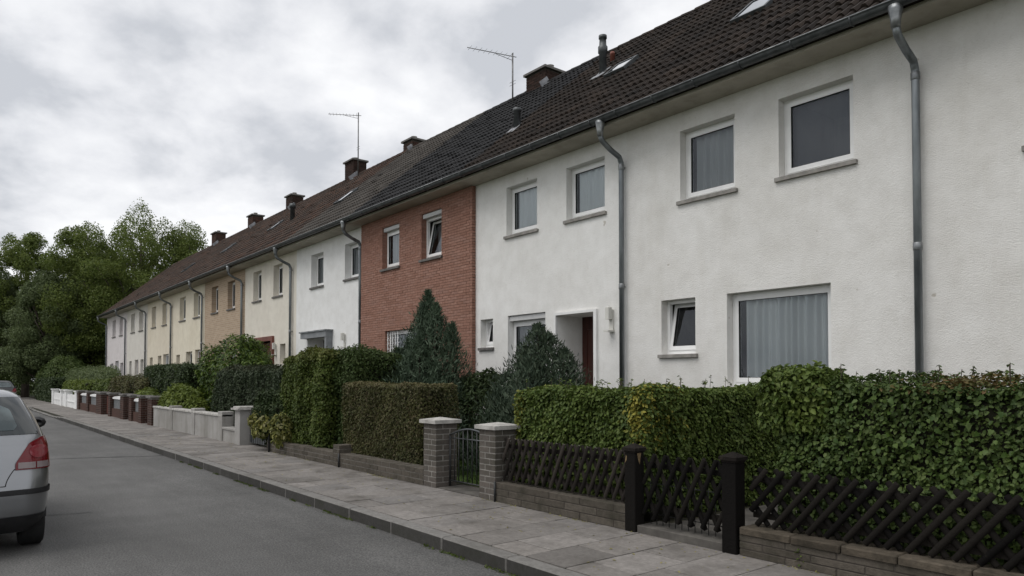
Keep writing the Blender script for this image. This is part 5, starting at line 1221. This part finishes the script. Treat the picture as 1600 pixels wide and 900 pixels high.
# ================================================================ CARS
def car(xr, yc, paint, label, detail=True):
    t = thing('parked_car', (xr - 1.9, yc, 0), label, 'car', 'cars parked along the road')
    key = [(.20, .16, 3.72, .68, .16), (.30, .05, 3.84, .78, .22), (.42, .01, 3.89, .815, .24), (.58, .0, 3.90, .825, .24), (.72, .03, 3.88, .83, .22), (.90, .07, 3.80, .825, .22), (1.00, .10, 3.55, .815, .22),
           (1.06, .115, 3.20, .80, .22), (1.10, .13, 2.95, .785, .22), (1.15, .16, 2.80, .77, .22), (1.28, .25, 2.50, .715, .22), (1.42, .37, 2.18, .645, .22), (1.50, .47, 1.95, .59, .22), (1.545, .60, 1.75, .50, .22), (1.565, .85, 1.5, .34, .2)]
    K = np.array(key); zz = np.concatenate([np.linspace(.20, 1.0, 26), np.linspace(1.012, 1.16, 9), np.linspace(1.18, 1.5, 16), [1.525, 1.545, 1.558, 1.565]])
    par = [np.interp(zz, K[:, 0], K[:, j]) for j in range(1, 5)]
    # smooth the profiles a little
    for p in par[:1] + par[2:3]:
        q = p.copy(); q[1:-1] = (p[:-2] + 2 * p[1:-1] + p[2:]) / 4; p[:] = q
    NR, NC, NS, NF = 22, 9, 40, 16; rows = []
    for z, x0, x1, w_, rc in zip(zz, *par):
        o = []
        for u in np.linspace(-1, 1, NR): o.append((x0 + .055 * u * u, u * (w_ - rc), 'r'))
        for a in np.linspace(0, math.pi / 2, NC + 2)[1:-1]: o.append((x0 + .055 + rc * (1 - math.cos(a)) * 1.0, (w_ - rc) + rc * math.sin(a), 'c'))
        rf = min(.55, rc * 2.4); xs_ = np.linspace(x0 + .055 + rc, x1 - rf, NS); mid = (x0 + x1) / 2
        for x in xs_: o.append((x, w_ + .012 * (1 - ((x - mid) / (x1 - x0) * 2) ** 2), 's'))
        for a in np.linspace(0, math.pi / 2, NC + 2)[1:-1]: o.append((x1 - rf + rf * math.sin(a), w_ - rc * 1.1 * (1 - math.cos(a)), 'f'))
        for u in np.linspace(1, -1, NF): o.append((x1 + .05 * (1 - u * u), u * (w_ - rc * 1.1), 'e'))
        for q in list(reversed(o[NR:NR + 2 * NC + NS])): o.append((q[0], -q[1], q[2]))
        rows.append([(xr - p[0], yc + p[1], z) for p in o])
    nring = len(rows[0]); V = np.array(rows)                # levels, ring, 3
    kinds = ['r'] * NR + ['c'] * NC + ['s'] * NS + ['f'] * NC + ['e'] * NF + ['f'] * NC + ['s'] * NS + ['c'] * NC
    def centre(i, k): return (V[i, k] + V[i + 1, k] + V[i, (k + 1) % nring] + V[i + 1, (k + 1) % nring]) / 4
    m = MB(); fs = []
    for i in range(len(zz) - 1):
        for k in range(nring):
            c = centre(i, k); lx = xr - c[0]
            if kinds[k] == 's' and any((lx - ax) ** 2 + (c[2] - .31) ** 2 < .345 ** 2 for ax in (.66, 3.1)): continue
            j = (k + 1) % nring; fs.append((i * nring + k, i * nring + j, (i + 1) * nring + j, (i + 1) * nring + k))
    fs.append(tuple((len(zz) - 1) * nring + k for k in range(nring)))
    m.add(V.reshape(-1, 3).tolist(), [tuple(reversed(f)) for f in fs], 0, True)
    m.build('body', paint, t)
    und = MB(); und.box((xr - 3.7, yc - .62, .22), (xr - .2, yc + .62, .75)); und.build('underbody', 'black_plastic', t)
    Nrm = np.zeros_like(V)
    for i in range(len(zz)):
        a = V[i, (np.arange(nring) + 1) % nring] - V[i, np.arange(nring) - 1]; nx = np.stack([a[:, 1], -a[:, 0], np.zeros(nring)], 1); nx = unit(nx)
        s_ = np.sign(np.sum(nx * (V[i] - np.array([xr - 1.95, yc, V[i, 0, 2]])), 1)); Nrm[i] = nx * np.where(s_ == 0, 1, s_)[:, None]
    def surf(z, k, s_, off):
        """point on the body at height z and ring position k (0 at the middle of the tail, running to the right), mirrored by s_"""
        i = int(np.clip(np.searchsorted(zz, z) - 1, 0, len(zz) - 2)); f = (z - zz[i]) / (zz[i + 1] - zz[i]); f = min(1, max(0, f))
        kk = (NR - 1) / 2 + k; a = int(math.floor(kk)); g_ = kk - a
        def at(A, q): return (A[q, a] * (1 - g_) + A[q, a + 1] * g_)
        p = at(V, i) * (1 - f) + at(V, i + 1) * f; nn = at(Nrm, i) * (1 - f) + at(Nrm, i + 1) * f
        p = p + nn * off; return (p[0], yc + s_ * (p[1] - yc), p[2])
    def k_at_y(z, y):
        lo, hi = 0.0, (NR - 1) / 2 + NC - .01
        for _ in range(30):
            m_ = (lo + hi) / 2
            if surf(z, m_, 1, 0)[1] - yc < y: lo = m_
            else: hi = m_
        return lo
    def k_at_x(z, x):
        lo, hi = (NR - 1) / 2, (NR - 1) / 2 + NC + NS - 2
        for _ in range(30):
            m_ = (lo + hi) / 2
            if xr - surf(z, m_, 1, 0)[0] < x: lo = m_
            else: hi = m_
        return lo
    def sheet(name, z0, z1, ka, kb, off, mat, s_=1, parent=t, nz=14, nk=18):
        q = MB(); vs = []
        for z in np.linspace(z0, z1, nz):
            a, b = ka(z), kb(z)
            for u in np.linspace(0, 1, nk):
                k_ = a + (b - a) * u
                vs.append(surf(z, abs(k_), s_ * (1 if k_ >= 0 else -1), off))
        fs_ = [(i * nk + u, i * nk + u + 1, (i + 1) * nk + u + 1, (i + 1) * nk + u) for i in range(nz - 1) for u in range(nk - 1)]
        q.add(vs, fs_, 0, True); return q.build(name, mat, parent)
    yw = lambda z: .735 - (z - 1.12) * .40
    g1 = sheet('rear_window', 1.125, 1.475, lambda z: -k_at_y(z, yw(z)), lambda z: k_at_y(z, yw(z)), .006, 'car_glass', nk=40)
    yi = lambda z: .575 - (z - 1.17) * .35 - max(0, z - 1.36) * 1.6 - max(0, 1.2 - z) * 1.2
    sheet('inner_pane', 1.165, 1.425, lambda z: -k_at_y(z, yi(z)), lambda z: k_at_y(z, yi(z)), .010, 'car_glass_lit', parent=g1, nk=40)
    sheet('bumper_strip', .572, .622, lambda z: -k_at_x(z, .5), lambda z: k_at_x(z, .5), .012, 'black_plastic', nz=4, nk=90)
    sheet('lower_bumper', .205, .37, lambda z: -k_at_x(z, .28), lambda z: k_at_x(z, .28), .008, 'black_plastic', nz=5, nk=80)
    for s_ in (1, -1):
        sheet('side_window', 1.14, 1.46, lambda z: k_at_x(z, .82 + (z - 1.14) * .3), lambda z: k_at_x(z, 2.62 - (z - 1.14) * 1.7), .005, 'car_glass', s_, nk=30)
        sheet('sill_trim', .205, .27, lambda z: k_at_x(z, 1.1), lambda z: k_at_x(z, 2.7), .008, 'black_plastic', s_, nz=3)
        yl = lambda z: .545 + max(0, z - .86) * .60 + max(0, z - 1.05) * 1.5
        lamp = sheet('tail_lamp', .80, 1.095, lambda z: k_at_y(z, yl(z)), lambda z: k_at_x(z, .30 + (z - .8) * .25), .012, 'lamp_red', s_, nz=18)
        sheet('reversing_lens', .812, .868, lambda z: k_at_y(z, .565), lambda z: k_at_y(z, .70), .017, 'lamp_clear', s_, lamp, 4, 10)
        sheet('reversing_lens', .812, .868, lambda z: k_at_y(z, .71), lambda z: k_at_x(z, .24), .017, 'lamp_clear', s_, lamp, 4, 10)
        el = lambda z: math.sqrt(max(0, 1 - ((z - .965) / .062) ** 2)) * .075
        sheet('round_lens', .904, 1.026, lambda z: k_at_y(z, .728 - el(z)), lambda z: k_at_y(z, min(.803, .728 + el(z))), .018, 'lamp_red_light', s_, lamp, 12, 12)
        kf = (NR - 1) / 2 + NC + NS
        sheet('headlamp', .74, .92, lambda z: kf + 1, lambda z: kf + NC - 1, .008, 'lamp_clear', s_)
        mr = MB(); mx_, my_, mz_ = xr - 2.28, yc + s_ * .90, 1.13
        vs = []
        for i in range(7):
            f = i / 6; rr = .085 * math.sin(math.pi * (.12 + .80 * f)) ** .6
            for a in range(10): vs.append((mx_ + .06 - .15 * f, my_ + 1.2 * rr * math.cos(a * .6283), mz_ + .85 * rr * math.sin(a * .6283)))
        mr.add(vs, [(i * 10 + a, i * 10 + (a + 1) % 10, (i + 1) * 10 + (a + 1) % 10, (i + 1) * 10 + a) for i in range(6) for a in range(10)] + [tuple(range(10))], 0, True)
        mr.box((mx_ - .05, min(my_, my_ - s_ * .16), mz_ - .06), (mx_ - .01, max(my_, my_ - s_ * .16), mz_ - .03)); mr.build('wing_mirror', 'black_plastic', t)
    kw = (NR - 1) / 2 + 2 * NC + NS
    sheet('windscreen', 1.16, 1.50, lambda z: kw - 1, lambda z: kw + NF, .006, 'car_glass', nk=24)
    for s_ in (1, -1):                                       # tailgate gap lines
        q = MB(); q.tube([surf(z, k_at_y(z, .47 + .07 * ((z - .66) / .15) ** 1.6), s_, .0005) for z in np.linspace(.66, .81, 10)], .0045, 5); q.build('panel_gap', 'black_plastic', t)
    q = MB(); q.tube([surf(.66, abs(k_at_y(.66, abs(y))), 1 if y >= 0 else -1, .0005) for y in np.linspace(-.47, .47, 40)], .0045, 5); q.build('panel_gap', 'black_plastic', t)
    for ax in (.66, 3.1):
        for s_ in (1, -1):
            q = MB(); pr = [(.0, .21), (.0, .285), (.02, .305), (.10, .308), (.18, .305), (.2, .285), (.2, .21)]; y0 = yc + s_ * .815; n = 28; vs = []
            for (d_, r_) in pr:
                for a in range(n): vs.append((xr - ax + r_ * math.cos(a * 2 * math.pi / n), y0 - s_ * d_, .305 + r_ * math.sin(a * 2 * math.pi / n)))
            q.add(vs, [(i * n + a, i * n + (a + 1) % n, (i + 1) * n + (a + 1) % n, (i + 1) * n + a) for i in range(len(pr) - 1) for a in range(n)], 0, True)
            wh = q.build('wheel', 'rubber', t)
            q = MB(); vs = []
            for (d_, r_) in ((.0, .215), (.02, .20), (.035, .12), (.02, .05), (.02, .0)):
                for a in range(n): vs.append((xr - ax + r_ * math.cos(a * 2 * math.pi / n), y0 - s_ * d_, .305 + r_ * math.sin(a * 2 * math.pi / n)))
            q.add(vs, [(i * n + a, i * n + (a + 1) % n, (i + 1) * n + (a + 1) % n, (i + 1) * n + a) for i in range(4) for a in range(n)], 0, True); q.build('rim', 'rim', wh)
            for k in range(0): pass
            q = MB(); vs = []                                # dark arch lining
            for a in np.linspace(0, math.pi, 17): vs += [(xr - ax + .34 * math.cos(a), y0 + s_ * .002, .31 + .34 * math.sin(a)), (xr - ax + .34 * math.cos(a), y0 - s_ * .28, .31 + .34 * math.sin(a))]
            q.add(vs, [(2 * i, 2 * i + 2, 2 * i + 3, 2 * i + 1) for i in range(16)], 0, True); q.build('wheel_arch', 'black_plastic', t)
    return t
car(-8.02, .02, 'silver_paint', 'silver hatchback parked at the left edge, seen from behind')
car(-52.5, 2.85, 'black_paint', 'black car parked far down the road')

# ---------------------------------------------------------------- render settings
S.render.engine = 'CYCLES'; S.cycles.max_bounces = 6; S.cycles.transparent_max_bounces = 12
S.cycles.use_denoising = True
